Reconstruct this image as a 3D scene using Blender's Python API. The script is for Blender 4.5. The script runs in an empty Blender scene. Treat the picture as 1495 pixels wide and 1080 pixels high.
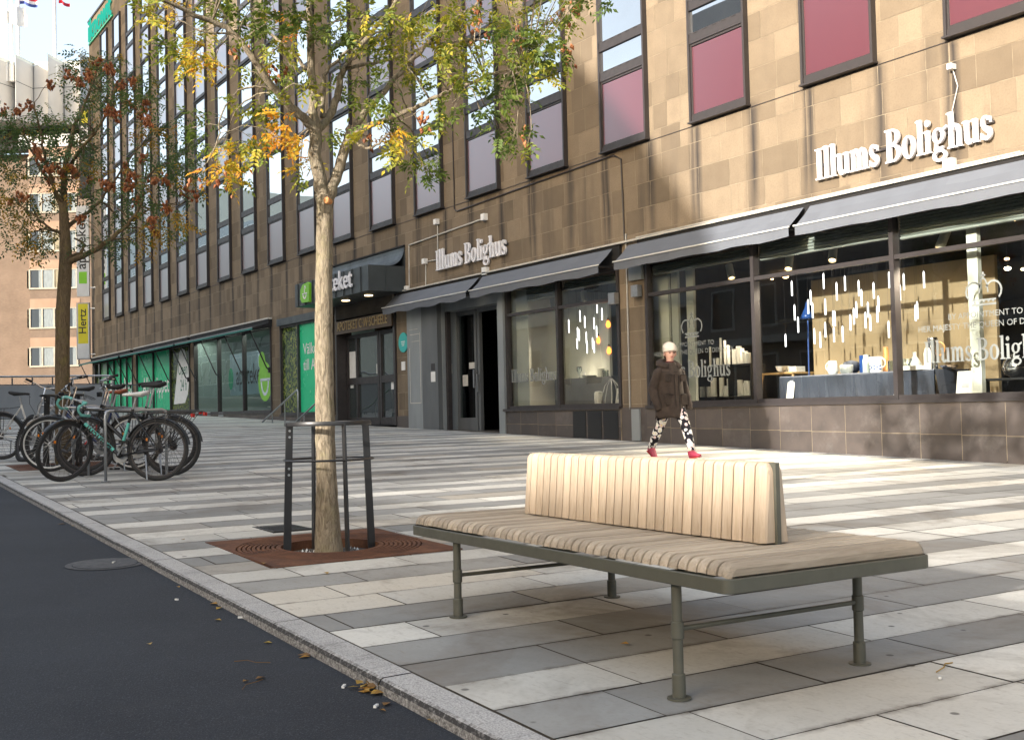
import bpy, bmesh, math, random
from math import sin, cos, pi, radians, sqrt, atan2
from mathutils import Vector, Matrix
R_ = random.Random(7)
SC = bpy.context.scene
COL = SC.collection

# ------------------------------------------------------------------ site
YF = 12.5            # plane of the department store facade
def gz(x, y): return -0.0265 * x + 0.002 * y           # the street rises gently along the facade
CAM = Vector((0, 0, 1.04))
PITCH, ROLL, YAW, FPX = .0351, -.0234, .5695, 1650.0
_fw = Vector((-cos(YAW) * cos(PITCH), sin(YAW) * cos(PITCH), sin(PITCH)))
_r = Vector((sin(YAW), cos(YAW), 0)); _u = _r.cross(_fw)
CR = cos(ROLL) * _r + sin(ROLL) * _u
CU = -sin(ROLL) * _r + cos(ROLL) * _u
def ray(x, y): return (x - 747.5) / FPX * CR - (y - 540) / FPX * CU + _fw
def onY(x, y, Y=YF): q = ray(x, y); return CAM + q * (Y / q.y)          # survey point on a plane parallel to the facade
def onG(x, y, h=0.0):
    q = ray(x, y); t = (h - CAM.z) / (q.z + .0265 * q.x - .002 * q.y); return CAM + q * t
def atD(x, y, d): return CAM + ray(x, y) * d
def seen(p):
    d = Vector(p) - CAM; k = d.dot(_fw)
    return k > .1 and -40 < 747.5 + FPX * d.dot(CR) / k < 1535 and -60 < 540 - FPX * d.dot(CU) / k < 1120
KA = -.0225          # the kerb runs almost parallel to the facade
E1 = Vector((-cos(KA), -sin(KA), 0)); E2 = Vector((-sin(KA), cos(KA), 0))
KO = Vector((-2.756, 1.876, 0))
def kp(s, t, h=0.0):
    p = KO + E1 * s + E2 * t; return Vector((p.x, p.y, gz(p.x, p.y) + h))

# ------------------------------------------------------------------ object helpers
def tag(o, label=None, cat=None, group=None, kind=None):
    if label: o['label'] = label
    if cat: o['category'] = cat
    if group: o['group'] = group
    if kind: o['kind'] = kind
    return o
def thing(name, label, cat, loc=(0, 0, 0), rz=0, group=None):
    o = bpy.data.objects.new(name, None); COL.objects.link(o)
    o.empty_display_size = .2
    o.location = loc; o.rotation_euler = (0, 0, rz)
    return tag(o, label, cat, group)
def children(o): return [c for c in bpy.data.objects if c.parent == o]
def copy_tree(o, parent=None):
    c = o.copy(); COL.objects.link(c); c.parent = parent
    for ch in children(o): copy_tree(ch, c)
    return c

class MB:
    def __init__(s): s.v = []; s.f = []; s.m = []; s.a = []; s.M = None; s.cm = 0; s.ca = .5
    def pt(s, p):
        p = Vector(p)
        if s.M is not None: p = s.M @ p
        s.v.append((p.x, p.y, p.z)); return len(s.v) - 1
    def fc(s, idx, m=None, a=None):
        s.f.append(tuple(idx)); s.m.append(s.cm if m is None else m); s.a.append(s.ca if a is None else a)
    def face(s, pts, m=None, a=None): s.fc([s.pt(p) for p in pts], m, a)
    def box(s, x0, x1, y0, y1, z0, z1, m=None, a=None):
        i = [s.pt(p) for p in ((x0,y0,z0),(x1,y0,z0),(x1,y1,z0),(x0,y1,z0),(x0,y0,z1),(x1,y0,z1),(x1,y1,z1),(x0,y1,z1))]
        for q in ((0,3,2,1),(4,5,6,7),(0,1,5,4),(1,2,6,5),(2,3,7,6),(3,0,4,7)): s.fc([i[k] for k in q], m, a)
    def rings(s, rings, closed=True, cap0=True, cap1=True, m=None, a=None):
        ids = [[s.pt(p) for p in r] for r in rings]; n = len(ids[0])
        for r0, r1 in zip(ids, ids[1:]):
            for k in range(n if closed else n - 1):
                s.fc((r0[k], r0[(k+1) % n], r1[(k+1) % n], r1[k]), m, a)
        if cap0: s.fc(ids[0][::-1], m, a)
        if cap1: s.fc(ids[-1], m, a)
    def tube(s, pts, rad, n=8, caps=True, m=None, a=None):
        pts = [Vector(p) for p in pts]
        if not isinstance(rad, (list, tuple)): rad = [rad] * len(pts)
        R = []; prev = None
        for i, p in enumerate(pts):
            d = (pts[min(i+1, len(pts)-1)] - pts[max(i-1, 0)])
            if d.length < 1e-9: d = Vector((0,0,1))
            d.normalize()
            if prev is None:
                w = Vector((0,0,1)) if abs(d.z) < .9 else Vector((1,0,0))
                u = d.cross(w).normalized()
            else:
                u = (prev - d * prev.dot(d))
                u = u.normalized() if u.length > 1e-6 else d.orthogonal().normalized()
            prev = u; w = d.cross(u)
            R.append([p + (u * cos(2*pi*k/n) + w * sin(2*pi*k/n)) * rad[i] for k in range(n)])
        s.rings(R, True, caps, caps, m, a)
    def prism(s, poly, fn, d0, d1, m=None, a=None):      # poly in 2-D, fn(u, v, d) -> point
        s.rings([[fn(u, v, d0) for u, v in poly], [fn(u, v, d1) for u, v in poly]], m=m, a=a)
    def lathe(s, prof, c=(0,0,0), n=16, m=None, a=None):
        c = Vector(c)
        s.rings([[c + Vector((r * cos(2*pi*k/n), r * sin(2*pi*k/n), z)) for k in range(n)] for r, z in prof], m=m, a=a)
    def torus(s, c, R, r, ax='y', n=40, k=8, a0=0, a1=2*pi, m=None):
        c = Vector(c); full = abs(a1 - a0 - 2*pi) < 1e-6
        def P(t, q):
            rr = R + r * cos(q); h = r * sin(q)
            if ax == 'y': return c + Vector((rr * cos(t), h, rr * sin(t)))
            if ax == 'z': return c + Vector((rr * cos(t), rr * sin(t), h))
            return c + Vector((h, rr * cos(t), rr * sin(t)))
        N = n if full else n + 1
        ids = [[s.pt(P(a0 + (a1-a0) * i / n, 2*pi*j/k)) for j in range(k)] for i in range(N)]
        for i in range(n):
            A, B = ids[i], ids[(i+1) % N]
            for j in range(k): s.fc((A[j], A[(j+1) % k], B[(j+1) % k], B[j]), m)
    def build(s, name, mats, parent=None, smooth=False, off=(0,0,0), angle=None):
        me = bpy.data.meshes.new(name)
        o3 = Vector(off)
        me.from_pydata([(x - o3.x, y - o3.y, z - o3.z) for x, y, z in s.v] if o3.length else s.v, [], s.f)
        if not isinstance(mats, (list, tuple)): mats = [mats]
        for q in mats: me.materials.append(q)
        me.polygons.foreach_set('material_index', s.m)
        at = me.attributes.new('rnd', 'FLOAT', 'FACE'); at.data.foreach_set('value', s.a)
        if smooth:
            me.polygons.foreach_set('use_smooth', [True] * len(me.polygons))
            if angle:
                me.update()
                bm = bmesh.new(); bm.from_mesh(me)
                for e in bm.edges:
                    if len(e.link_faces) == 2 and e.calc_face_angle(0) > angle: e.smooth = False
                bm.to_mesh(me); bm.free()
        me.update()
        o = bpy.data.objects.new(name, me); COL.objects.link(o)
        if parent is not None: o.parent = parent
        return o
def single(mb, name, mats, label, cat, base, group=None, kind=None, **k):
    o = mb.build(name, mats, None, off=base, **k); o.location = base
    return tag(o, label, cat, group, kind)

# ------------------------------------------------------------------ materials
class NT:
    def __init__(s, name):
        s.mat = bpy.data.materials.new(name); s.mat.use_nodes = True
        s.t = s.mat.node_tree; s.n = s.t.nodes; s.l = s.t.links
        s.n.clear(); s.out = s.n.new('ShaderNodeOutputMaterial')
    def new(s, typ, **k):
        x = s.n.new('ShaderNode' + typ)
        for a, b in k.items(): setattr(x, a, b)
        return x
    def link(s, a, b): s.l.new(a, b)
    def set(s, sock, v):
        if hasattr(v, 'is_linked') or isinstance(v, bpy.types.NodeSocket): s.l.new(v, sock)
        elif isinstance(v, (tuple, list)) and len(v) == 3 and sock.type == 'RGBA': sock.default_value = (*v, 1)
        else: sock.default_value = v
    def co(s, scale=(1,1,1), obj=True):
        tc = s.new('TexCoord') if obj else s.new('NewGeometry')
        mp = s.new('Mapping'); mp.inputs['Scale'].default_value = scale
        s.link(tc.outputs['Object' if obj else 'Position'], mp.inputs['Vector']); return mp.outputs['Vector']
    def pos(s, scale=(1,1,1)): return s.co(scale, False)
    def noise(s, v, scale, detail=4, rough=.55, dist=0):
        x = s.new('TexNoise'); s.link(v, x.inputs['Vector'])
        x.inputs['Scale'].default_value = scale; x.inputs['Detail'].default_value = detail
        x.inputs['Roughness'].default_value = rough; x.inputs['Distortion'].default_value = dist
        return x.outputs['Fac']
    def voro(s, v, scale, feature='F1'):
        x = s.new('TexVoronoi', feature=feature); s.link(v, x.inputs['Vector']); x.inputs['Scale'].default_value = scale
        return x
    def math(s, op, a, b=0.0, c=0.0, clamp=False):
        x = s.new('Math', operation=op); x.use_clamp = clamp
        for i, q in enumerate((a, b, c)): s.set(x.inputs[i], q)
        return x.outputs[0]
    def ramp(s, fac, a, b, lo=0.0, hi=1.0):              # linear step remap
        x = s.new('MapRange'); x.clamp = True
        s.set(x.inputs[0], fac); x.inputs[1].default_value = a; x.inputs[2].default_value = b
        x.inputs[3].default_value = lo; x.inputs[4].default_value = hi
        return x.outputs[0]
    def mix(s, f, a, b, typ='MIX'):
        x = s.new('Mix', data_type='RGBA', blend_type=typ)
        s.set(x.inputs[0], f); s.set(x.inputs[6], a); s.set(x.inputs[7], b); return x.outputs[2]
    def cramp(s, fac, stops):
        x = s.new('ValToRGB'); s.link(fac, x.inputs[0]); e = x.color_ramp.elements
        while len(e) < len(stops): e.new(.5)
        for el, (p, c) in zip(e, stops): el.position = p; el.color = (*c, 1)
        return x.outputs[0]
    def attr(s, name='rnd'): return s.new('Attribute', attribute_name=name).outputs['Fac']
    def xyz(s, v): x = s.new('SeparateXYZ'); s.link(v, x.inputs[0]); return x.outputs
    def bump(s, h, strength=.3, dist=.01):
        x = s.new('Bump'); s.link(h, x.inputs['Height']); x.inputs['Strength'].default_value = strength
        x.inputs['Distance'].default_value = dist; return x.outputs[0]
    def bsdf(s, col, rough=.6, metal=0.0, normal=None, spec=.5, **k):
        x = s.new('BsdfPrincipled'); s.set(x.inputs['Base Color'], col); s.set(x.inputs['Roughness'], rough)
        s.set(x.inputs['Metallic'], metal); s.set(x.inputs['Specular IOR Level'], spec)
        if normal is not None: s.link(normal, x.inputs['Normal'])
        for a, b in k.items(): s.set(x.inputs[a], b)
        return x.outputs[0]
    def done(s, sh): s.link(sh, s.out.inputs['Surface']); return s.mat

def pm(name, c1, c2=None, scale=6, rough=.6, bump=.0, stretch=(1,1,1), vary=.0, metal=0.0, spec=.5, detail=5, bdist=.005, rv=.1):
    t = NT(name); v = t.co(stretch)
    if c2 is None: c2 = tuple(c * .8 for c in c1)
    n = t.noise(v, scale, detail); col = t.mix(t.ramp(n, .3, .7), c1, c2)
    if vary:
        col = t.mix(1.0, col, t.ramp(t.attr(), 0, 1, 1 - vary, 1 + vary), 'MULTIPLY')
    nb = t.bump(t.noise(v, scale * 5, 4), bump, bdist) if bump else None
    return t.done(t.bsdf(col, t.ramp(n, .2, .8, max(rough - rv, .02), min(rough + rv, 1)), metal, nb, spec))

def glass_mat(name, tint=(1,1,1), ior=1.5, boost=1.6, rough=.0):
    t = NT(name)
    tr = t.new('BsdfTransparent'); tr.inputs[0].default_value = (*tint, 1)
    gl = t.new('BsdfGlossy'); gl.inputs['Roughness'].default_value = rough; gl.inputs[0].default_value = (.95, .97, 1, 1)
    w = t.noise(t.pos(), .9, 2); nb = t.bump(w, .05, .02); t.link(nb, gl.inputs['Normal'])
    fr = t.new('Fresnel'); fr.inputs['IOR'].default_value = ior
    f = t.math('MULTIPLY', fr.outputs[0], boost, clamp=True)
    m = t.new('MixShader'); t.link(f, m.inputs[0]); t.link(tr.outputs[0], m.inputs[1]); t.link(gl.outputs[0], m.inputs[2])
    return t.done(m.outputs[0])
def mirror_glass(name, base, ior=1.7, boost=1.5, rough=.02, wob=.12):
    t = NT(name)
    v = t.pos(); n = t.noise(v, .55, 2)
    df = t.new('BsdfDiffuse'); df.inputs[0].default_value = (*base, 1)
    gl = t.new('BsdfGlossy'); gl.inputs['Roughness'].default_value = rough; gl.inputs[0].default_value = (.98, .99, 1, 1)
    t.link(t.bump(n, wob, .05), gl.inputs['Normal'])
    fr = t.new('Fresnel'); fr.inputs['IOR'].default_value = ior
    m = t.new('MixShader'); t.link(t.math('MULTIPLY', fr.outputs[0], boost, clamp=True), m.inputs[0])
    t.link(df.outputs[0], m.inputs[1]); t.link(gl.outputs[0], m.inputs[2])
    return t.done(m.outputs[0])
def emit(name, col, st):
    t = NT(name); e = t.new('Emission'); e.inputs[0].default_value = (*col, 1); e.inputs[1].default_value = st
    return t.done(e.outputs[0])

def m_stone():
    t = NT('sandstone_cladding'); v = t.pos(); a = t.attr(); X = t.xyz(v)
    n = t.noise(v, 3.0, 6, .6); f = t.noise(v, 40, 3)
    base = t.mix(t.ramp(n, .3, .7), (.215, .168, .116), (.180, .139, .096))
    base = t.mix(1.0, base, t.ramp(a, 0, 1, .74, 1.22), 'MULTIPLY')
    base = t.mix(t.ramp(f, .45, .8, 0, .35), base, (.105, .078, .05))
    # soot that has run down from the two edges of every window column
    per = t.math('FRACT', t.math('DIVIDE', t.math('ADD', X[0], 16.25 + 2.42 * 40), 2.42))
    wob = t.noise(t.pos((1.3, 1, .25)), 2.2, 3)
    def g(c, w):
        d = t.math('ABSOLUTE', t.math('SUBTRACT', t.math('ADD', per, t.math('MULTIPLY', t.math('SUBTRACT', wob, .5), .10)), c))
        return t.ramp(d, 0, w, 1, 0)
    s = t.math('MAXIMUM', g(.03, .05), g(.55, .06))
    s = t.math('MAXIMUM', s, t.math('MULTIPLY', g(.985, .04), .8))
    s = t.math('MULTIPLY', s, t.ramp(X[2], 3.7, 4.6, .25, 1))
    s = t.math('MULTIPLY', s, t.ramp(X[2], 5.55, 5.75, 1, .0))
    s = t.math('MULTIPLY', s, t.ramp(t.noise(t.pos((1, 1, .12)), 1.6, 4), .26, .50, 0, 1))
    s2 = t.ramp(t.noise(t.pos((1, 1, .10)), 2.6, 5), .54, .74, 0, .7)
    s2 = t.math('MULTIPLY', s2, t.ramp(X[2], 5.5, 5.8, 1, .25))
    base = t.mix(t.math('MULTIPLY', s, .95), base, (.030, .027, .027))
    base = t.mix(s2, base, (.085, .07, .055))
    return t.done(t.bsdf(base, .85, 0, t.bump(f, .25, .004), .25))
def m_slab(name, c1, c2):
    t = NT(name); v = t.pos(); a = t.attr()
    n = t.noise(v, 2.2, 6, .62); f = t.noise(v, 60, 3); st = t.noise(v, 1.1, 5, .7, .6)
    c = t.mix(t.ramp(n, .3, .72), c1, c2)
    c = t.mix(1.0, c, t.ramp(a, 0, 1, .76, 1.14), 'MULTIPLY')
    c = t.mix(t.ramp(a, .78, .95, 0, .35), c, (.36, .29, .19))                 # some stones are warmer
    c = t.mix(t.ramp(st, .50, .70, 0, .66), c, (.15, .125, .10))                # damp and dirt
    sc = t.noise(t.pos((3, 9, 3)), 4, 5, .7)
    c = t.mix(t.ramp(sc, .57, .72, 0, .42), c, (.20, .16, .12))                 # scuffs
    Xp = t.xyz(v); sb = t.math('ADD', t.math('MULTIPLY', t.math('ADD', Xp[0], 2.756), -cos(KA) / .345), t.math('MULTIPLY', t.math('SUBTRACT', Xp[1], 1.876), -sin(KA) / .345))
    ed = t.math('ABSOLUTE', t.math('SUBTRACT', t.math('FRACT', sb), .5))
    dn = t.noise(v, 2.6, 6, .75); dm = t.noise(v, 14, 4, .7)
    er = t.math('MULTIPLY', t.ramp(t.math('ADD', ed, t.math('MULTIPLY', t.math('SUBTRACT', dm, .5), .16)), .40, .50, 0, 1), t.ramp(dn, .46, .66, 0, .85))
    c = t.mix(er, c, (.085, .066, .048))                                       # grime along the joints
    vo = t.voro(v, 4.2); gum = t.math('MULTIPLY', t.ramp(vo.outputs['Distance'], .05, .075, 1, 0), t.ramp(t.xyz(vo.outputs['Color'])[0], .42, .46, 0, 1))
    c = t.mix(t.math('MULTIPLY', gum, .75), c, (.06, .058, .055))               # old chewing gum
    c = t.mix(t.ramp(f, .5, .75, 0, .14), c, (.1, .09, .08))
    return t.done(t.bsdf(c, t.ramp(n, .2, .8, .62, .85), 0, t.bump(f, .12, .003), .3))
def m_asphalt():
    t = NT('fresh_asphalt'); v = t.pos(); n = t.noise(v, .7, 5, .6); f = t.noise(v, 170, 2); g = t.noise(v, 60, 3)
    c = t.mix(t.ramp(n, .3, .7), (.011, .014, .020), (.023, .028, .037))
    c = t.mix(t.ramp(f, .55, .72, 0, .6), c, (.10, .105, .12))
    c = t.mix(t.ramp(t.noise(v, 3.2, 5, .7), .58, .75, 0, .35), c, (.042, .044, .05))
    h = t.math('ADD', f, t.math('MULTIPLY', g, .8))
    return t.done(t.bsdf(c, .8, 0, t.bump(h, .55, .006), .35))
def m_kerb():
    t = NT('granite_kerb'); v = t.pos(); a = t.attr(); f = t.noise(v, 150, 2); n = t.noise(v, 5, 5, .6)
    c = t.mix(t.ramp(f, .35, .65), (.27, .265, .26), (.50, .495, .485))
    c = t.mix(t.ramp(n, .5, .75, 0, .4), c, (.15, .145, .14))
    d = t.ramp(t.math('ADD', t.noise(t.pos((9, 1, 14)), 5, 5, .75), t.math('MULTIPLY', a, .5)), .60, .92, 0, .95)
    c = t.mix(d, c, (.022, .021, .022))
    return t.done(t.bsdf(c, .8, 0, t.bump(f, .3, .004), .3))
def m_wood(name, c1, c2, c3, sx, vary=.14):
    t = NT(name); a = t.attr(); tc = t.new('TexCoord')
    mp = t.new('Mapping'); mp.inputs['Scale'].default_value = sx; t.link(tc.outputs['Object'], mp.inputs['Vector'])
    cx = t.new('CombineXYZ'); s = t.math('MULTIPLY', a, 37.0); t.link(s, cx.inputs[0]); t.link(s, cx.inputs[1]); t.link(s, cx.inputs[2])
    ad = t.new('VectorMath', operation='ADD'); t.link(mp.outputs[0], ad.inputs[0]); t.link(cx.outputs[0], ad.inputs[1])
    n = t.noise(ad.outputs[0], 1.0, 5, .6, 1.6); b = t.noise(ad.outputs[0], 3.5, 4, .6, .5)
    c = t.mix(t.ramp(n, .36, .64), c1, c2); c = t.mix(t.ramp(b, .52, .72, 0, .55), c, c3)
    c = t.mix(1.0, c, t.ramp(a, 0, 1, 1 - vary, 1 + vary), 'MULTIPLY')
    return t.done(t.bsdf(c, .62, 0, t.bump(b, .18, .003), .3))
def m_leaf(name, stops, tr=.35):
    t = NT(name); c = t.cramp(t.attr(), stops)
    d = t.bsdf(c, .55, 0, None, .35); x = t.new('BsdfTranslucent'); t.link(t.mix(1.0, c, (1.25, 1.25, .7), 'MULTIPLY'), x.inputs[0])
    m = t.new('MixShader'); m.inputs[0].default_value = tr; t.link(d, m.inputs[1]); t.link(x.outputs[0], m.inputs[2])
    return t.done(m.outputs[0])
def m_bark(name, c1, c2, lich, amt):
    t = NT(name); v = t.co((1, 1, .22)); n = t.noise(v, 48, 7, .72, .9); w = t.noise(t.co(), 9, 5, .65)
    c = t.mix(t.ramp(n, .38, .62), c1, c2); c = t.mix(t.ramp(w, .52, .66, 0, amt), c, lich)
    return t.done(t.bsdf(c, .9, 0, t.bump(n, 1.0, .02), .2))
def m_brick(name, c1, c2, mort, sc=1.0):
    t = NT(name); tc = t.new('TexCoord'); b = t.new('TexBrick'); X = t.xyz(tc.outputs['Object']); cx = t.new('CombineXYZ'); t.link(t.math('ADD', X[0], X[1]), cx.inputs[0]); t.link(X[2], cx.inputs[1]); t.link(cx.outputs[0], b.inputs['Vector'])
    b.inputs['Color1'].default_value = (*c1, 1); b.inputs['Color2'].default_value = (*c2, 1); b.inputs['Mortar'].default_value = (*mort, 1)
    b.inputs['Scale'].default_value = 1.0; b.inputs['Brick Width'].default_value = .25 * sc; b.inputs['Row Height'].default_value = .075 * sc; b.inputs['Mortar Size'].default_value = .008 * sc
    n = t.noise(t.pos(), .8, 4); c = t.mix(1.0, b.outputs[0], t.ramp(n, .3, .7, .85, 1.1), 'MULTIPLY')
    return t.done(t.bsdf(c, .85, 0, None, .2))
def m_vines():
    t = NT('ivy_print'); v = t.pos(); vo = t.voro(v, 16); n = t.noise(v, 3, 3)
    c = t.cramp(t.math('ADD', t.math('MULTIPLY', t.xyz(vo.outputs['Color'])[0], .75), t.math('MULTIPLY', n, .3)), [(.15, (.012, .02, .008)), (.45, (.04, .075, .02)), (.7, (.12, .16, .04)), (1, (.30, .30, .07))])
    return t.done(t.bsdf(c, .12, 0, None, .6))
def m_leggings():
    t = NT('floral_leggings'); v = t.co(); vo = t.voro(v, 17); d = vo.outputs['Distance']; r = t.xyz(vo.outputs['Color'])[0]
    c = t.mix(t.ramp(d, .50, .56), t.mix(t.ramp(r, .72, .76), (.74, .73, .71), (.62, .50, .50)), (.012, .012, .018))
    c = t.mix(t.ramp(d, .13, .18, 1, 0), c, (.70, .62, .12))
    return t.done(t.bsdf(c, .8, 0, None, .2))

M = dict(
 stone=m_stone(), mortar=pm('mortar', (.31,.26,.185), (.18,.14,.095), 5, .9),
 plinth=None, slab_l=m_slab('light_limestone_slab', (.61,.60,.555), (.52,.505,.46)), slab_d=m_slab('grey_limestone_slab', (.312,.313,.302), (.25,.25,.24)),
 joint=pm('paving_joint', (.05,.042,.035), (.09,.075,.06), 30, .95), asphalt=m_asphalt(), kerb=m_kerb(),
 bronze=pm('bronze_window_frame', (.040,.034,.034), (.030,.026,.026), 8, .45, spec=.5),
 black_metal=pm('black_painted_steel', (.012,.012,.013), (.02,.02,.021), 12, .42, .05),
 grey_metal=pm('grey_painted_steel', (.085,.09,.095), (.065,.07,.073), 5, .5),
 zinc=pm('galvanised_steel', (.42,.43,.44), (.33,.34,.35), 14, .42, metal=.8),
 chrome=pm('chrome', (.72,.72,.73), (.6,.6,.61), 20, .16, metal=1.0),
 canopy=pm('dark_zinc_cladding', (.072,.084,.088), (.055,.063,.066), 3, .45, metal=.3),
 panel_lt=pm('pale_metal_cladding', (.25,.27,.275), (.19,.205,.21), 2.2, .45, stretch=(1,1,.35)),
 panel_dk=pm('grey_metal_cladding', (.115,.122,.125), (.09,.095,.098), 2.2, .5, stretch=(1,1,.35)),
 awning=pm('navy_awning_cloth', (.11,.12,.14), (.125,.137,.16), 4, .8, .1, vary=.1),
 awn_line=pm('white_awning_piping', (.62,.62,.58), None, 9, .7),
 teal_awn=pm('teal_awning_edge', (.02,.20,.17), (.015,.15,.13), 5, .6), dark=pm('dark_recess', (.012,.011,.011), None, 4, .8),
 olive=pm('olive_grey_powder_coat', (.088,.088,.070), (.076,.077,.061), 14, .5, .04),
 rust=None, bark=m_bark('lichen_bark', (.37,.31,.225), (.15,.12,.083), (.30,.28,.14), .3), bark2=m_bark('brown_bark', (.20,.145,.085), (.10,.072,.042), (.20,.17,.05), .4),
 white_letter=pm('white_sign_letter', (.80,.79,.82), None, 6, .45), conduit=pm('white_conduit', (.55,.53,.48), (.42,.40,.36), 8, .6),
 white=pm('white_paint', (.78,.77,.74), (.70,.69,.66), 7, .5), cream=pm('cream_board', (.68,.70,.64), (.62,.64,.58), 2, .7),
 pane=mirror_glass('sky_reflecting_pane', (.012,.015,.02), 2.0, 4.6, .01, .04), spandrel=mirror_glass('burgundy_spandrel_glass', (.10,.017,.026), 1.75, 2.3, .285, .0),
 shopglass=glass_mat('shop_window_glass', (.93,.97,.95), 1.5, 1.6), greenglass=glass_mat('green_tinted_glass', (.72,.90,.84), 1.5, .9),
 rubber=pm('black_rubber', (.012,.012,.012), (.02,.02,.02), 30, .75), soil=pm('planting_soil', (.035,.03,.026), (.14,.13,.12), 40, .95, .8),
)
def m_plinth():
    t = NT('granite_plinth'); v = t.pos(); a = t.attr(); n = t.noise(v, 3, 6, .65); f = t.noise(v, 60, 3); X = t.xyz(v)
    c = t.mix(t.ramp(n, .3, .7), (.058,.050,.047), (.088,.072,.064)); c = t.mix(1.0, c, t.ramp(a, 0, 1, .72, 1.3), 'MULTIPLY')
    c = t.mix(t.ramp(t.noise(v, 1.7, 6, .75), .54, .74, 0, .5), c, (.17,.155,.145))
    c = t.mix(t.ramp(f, .6, .75, 0, .3), c, (.13,.115,.105))
    return t.done(t.bsdf(c, t.ramp(n, .2, .8, .32, .6), 0, None, .45))
M['plinth'] = m_plinth()
def m_rust():
    t = NT('rusted_cast_iron'); v = t.pos(); n = t.noise(v, 7, 6, .7); f = t.noise(v, 60, 3)
    c = t.cramp(n, [(.25, (.045,.024,.018)), (.5, (.125,.056,.032)), (.75, (.20,.095,.05))])
    c = t.mix(t.ramp(f, .5, .8, 0, .4), c, (.06,.03,.02))
    return t.done(t.bsdf(c, .85, .1, t.bump(f, .3, .003), .3))
M['rust'] = m_rust()
ROADH = -.05
# ------------------------------------------------------------------ ground
def sheet(name, mat, x0, x1, y0, y1, h, kind='structure', nx=1):
    b = MB(); b.face([(x0,y0,gz(x0,y0)+h),(x1,y0,gz(x1,y0)+h),(x1,y1,gz(x1,y1)+h),(x0,y1,gz(x0,y1)+h)])
    return tag(b.build(name, mat), kind=kind)
sheet('ground', pm('street_ground', (.10,.10,.10), (.14,.135,.13), .4, .9), -420, 160, -200, 320, -.16)
def road_sheet():
    b = MB(); q = [kp(-40, -.12, ROADH), kp(260, -.12, ROADH), kp(260, -15.2, ROADH), kp(-40, -15.2, ROADH)]
    b.face(q[::-1]); return tag(b.build('road', M['asphalt']), kind='structure')
road_sheet()
PITS = [(-6.85, 2.955), (-16.0, 3.08)]
def st(x, y): d = Vector((x - KO.x, y - KO.y, 0)); return d.dot(E1), d.dot(E2)
def cut(rects, holes):
    for hx0, hx1, hz0, hz1 in holes:
        out = []
        for (x0, x1, z0, z1) in rects:
            if hx1 <= x0 or hx0 >= x1 or hz1 <= z0 or hz0 >= z1: out.append((x0, x1, z0, z1)); continue
            a, c = max(x0, hx0), min(x1, hx1)
            if x0 < hx0: out.append((x0, hx0, z0, z1))
            if x1 > hx1: out.append((hx1, x1, z0, z1))
            if z0 < hz0: out.append((a, c, z0, hz0))
            if z1 > hz1: out.append((a, c, hz1, z1))
        rects = out
    return rects
def pavement():
    b = MB(); BW = .345; g = .0045
    H_ = [(st(*q)[0] - .648, st(*q)[0] + .648, st(*q)[1] - .628, st(*q)[1] + .628) for q in PITS]
    for s0, s1, a, c in cut([(-14, 200, 0, 10.9)], H_): b.face([kp(s0, a, -.004), kp(s0, c, -.004), kp(s1, c, -.004), kp(s1, a, -.004)], 2)
    b.face([kp(-14, 0, -.004), kp(200, 0, -.004), kp(200, 0, -.2), kp(-14, 0, -.2)], 2)
    seq = 'GLGGLGLL'
    r = random.Random(11)
    for i in range(-34, 150):
        s0, s1 = i * BW + g, (i + 1) * BW - g
        col = 0 if seq[i % 8] == 'L' else 1
        t = -r.uniform(0, .9)
        tend = (12.47 - kp(s0, 0).y) / cos(KA)
        while t < tend:
            L = r.choice((.85, 1.0, 1.0, 1.15, .7)) if i < 60 else 2.0
            a, c = max(t + g, .006), min(t + L - g, tend)
            h = r.uniform(-.0012, .0012); q = r.random()
            if c - a > .05:
                for u0, u1, v0, v1 in cut([(s0, s1, a, c)], H_):
                    P = [kp(u0, v0, h), kp(u1, v0, h), kp(u1, v1, h), kp(u0, v1, h)]
                    b.face(P[::-1], col, q)
            t += L
    o = b.build('pavement', [M['slab_l'], M['slab_d'], M['joint']])
    return tag(o, kind='structure')
pavement()
def kerb():
    b = MB(); r = random.Random(3); s = -14
    while s < 170:
        L = r.uniform(.9, 1.2); e = s + L - .006; h = r.uniform(-.002, .002)
        prof = [(-.006, .0), (-.116, -.002), (-.128, -.007), (-.136, -.022), (-.144, -.16)]
        for k, ((t0, z0), (t1, z1)) in enumerate(zip(prof, prof[1:])):
            b.face([kp(s, t0, z0 + h), kp(e, t0, z0 + h), kp(e, t1, z1 + h), kp(s, t1, z1 + h)], 0, (.1, .45, .85, .5)[k])
        s += L
    return tag(b.build('kerb', M['kerb']), kind='structure')
kerb()
# opposite pavement, so the far side of the street is not bare
def far_side():
    b = MB(); P = [kp(-40, -15.2, 0), kp(200, -15.2, 0), kp(200, -20, 0), kp(-40, -20, 0)]
    b.face(P[::-1]); b.face([P[0], P[1], P[1] - Vector((0,0,.2)), P[0] - Vector((0,0,.2))])
    return tag(b.build('opposite_pavement', M['slab_d']), kind='structure')
far_side()

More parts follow.
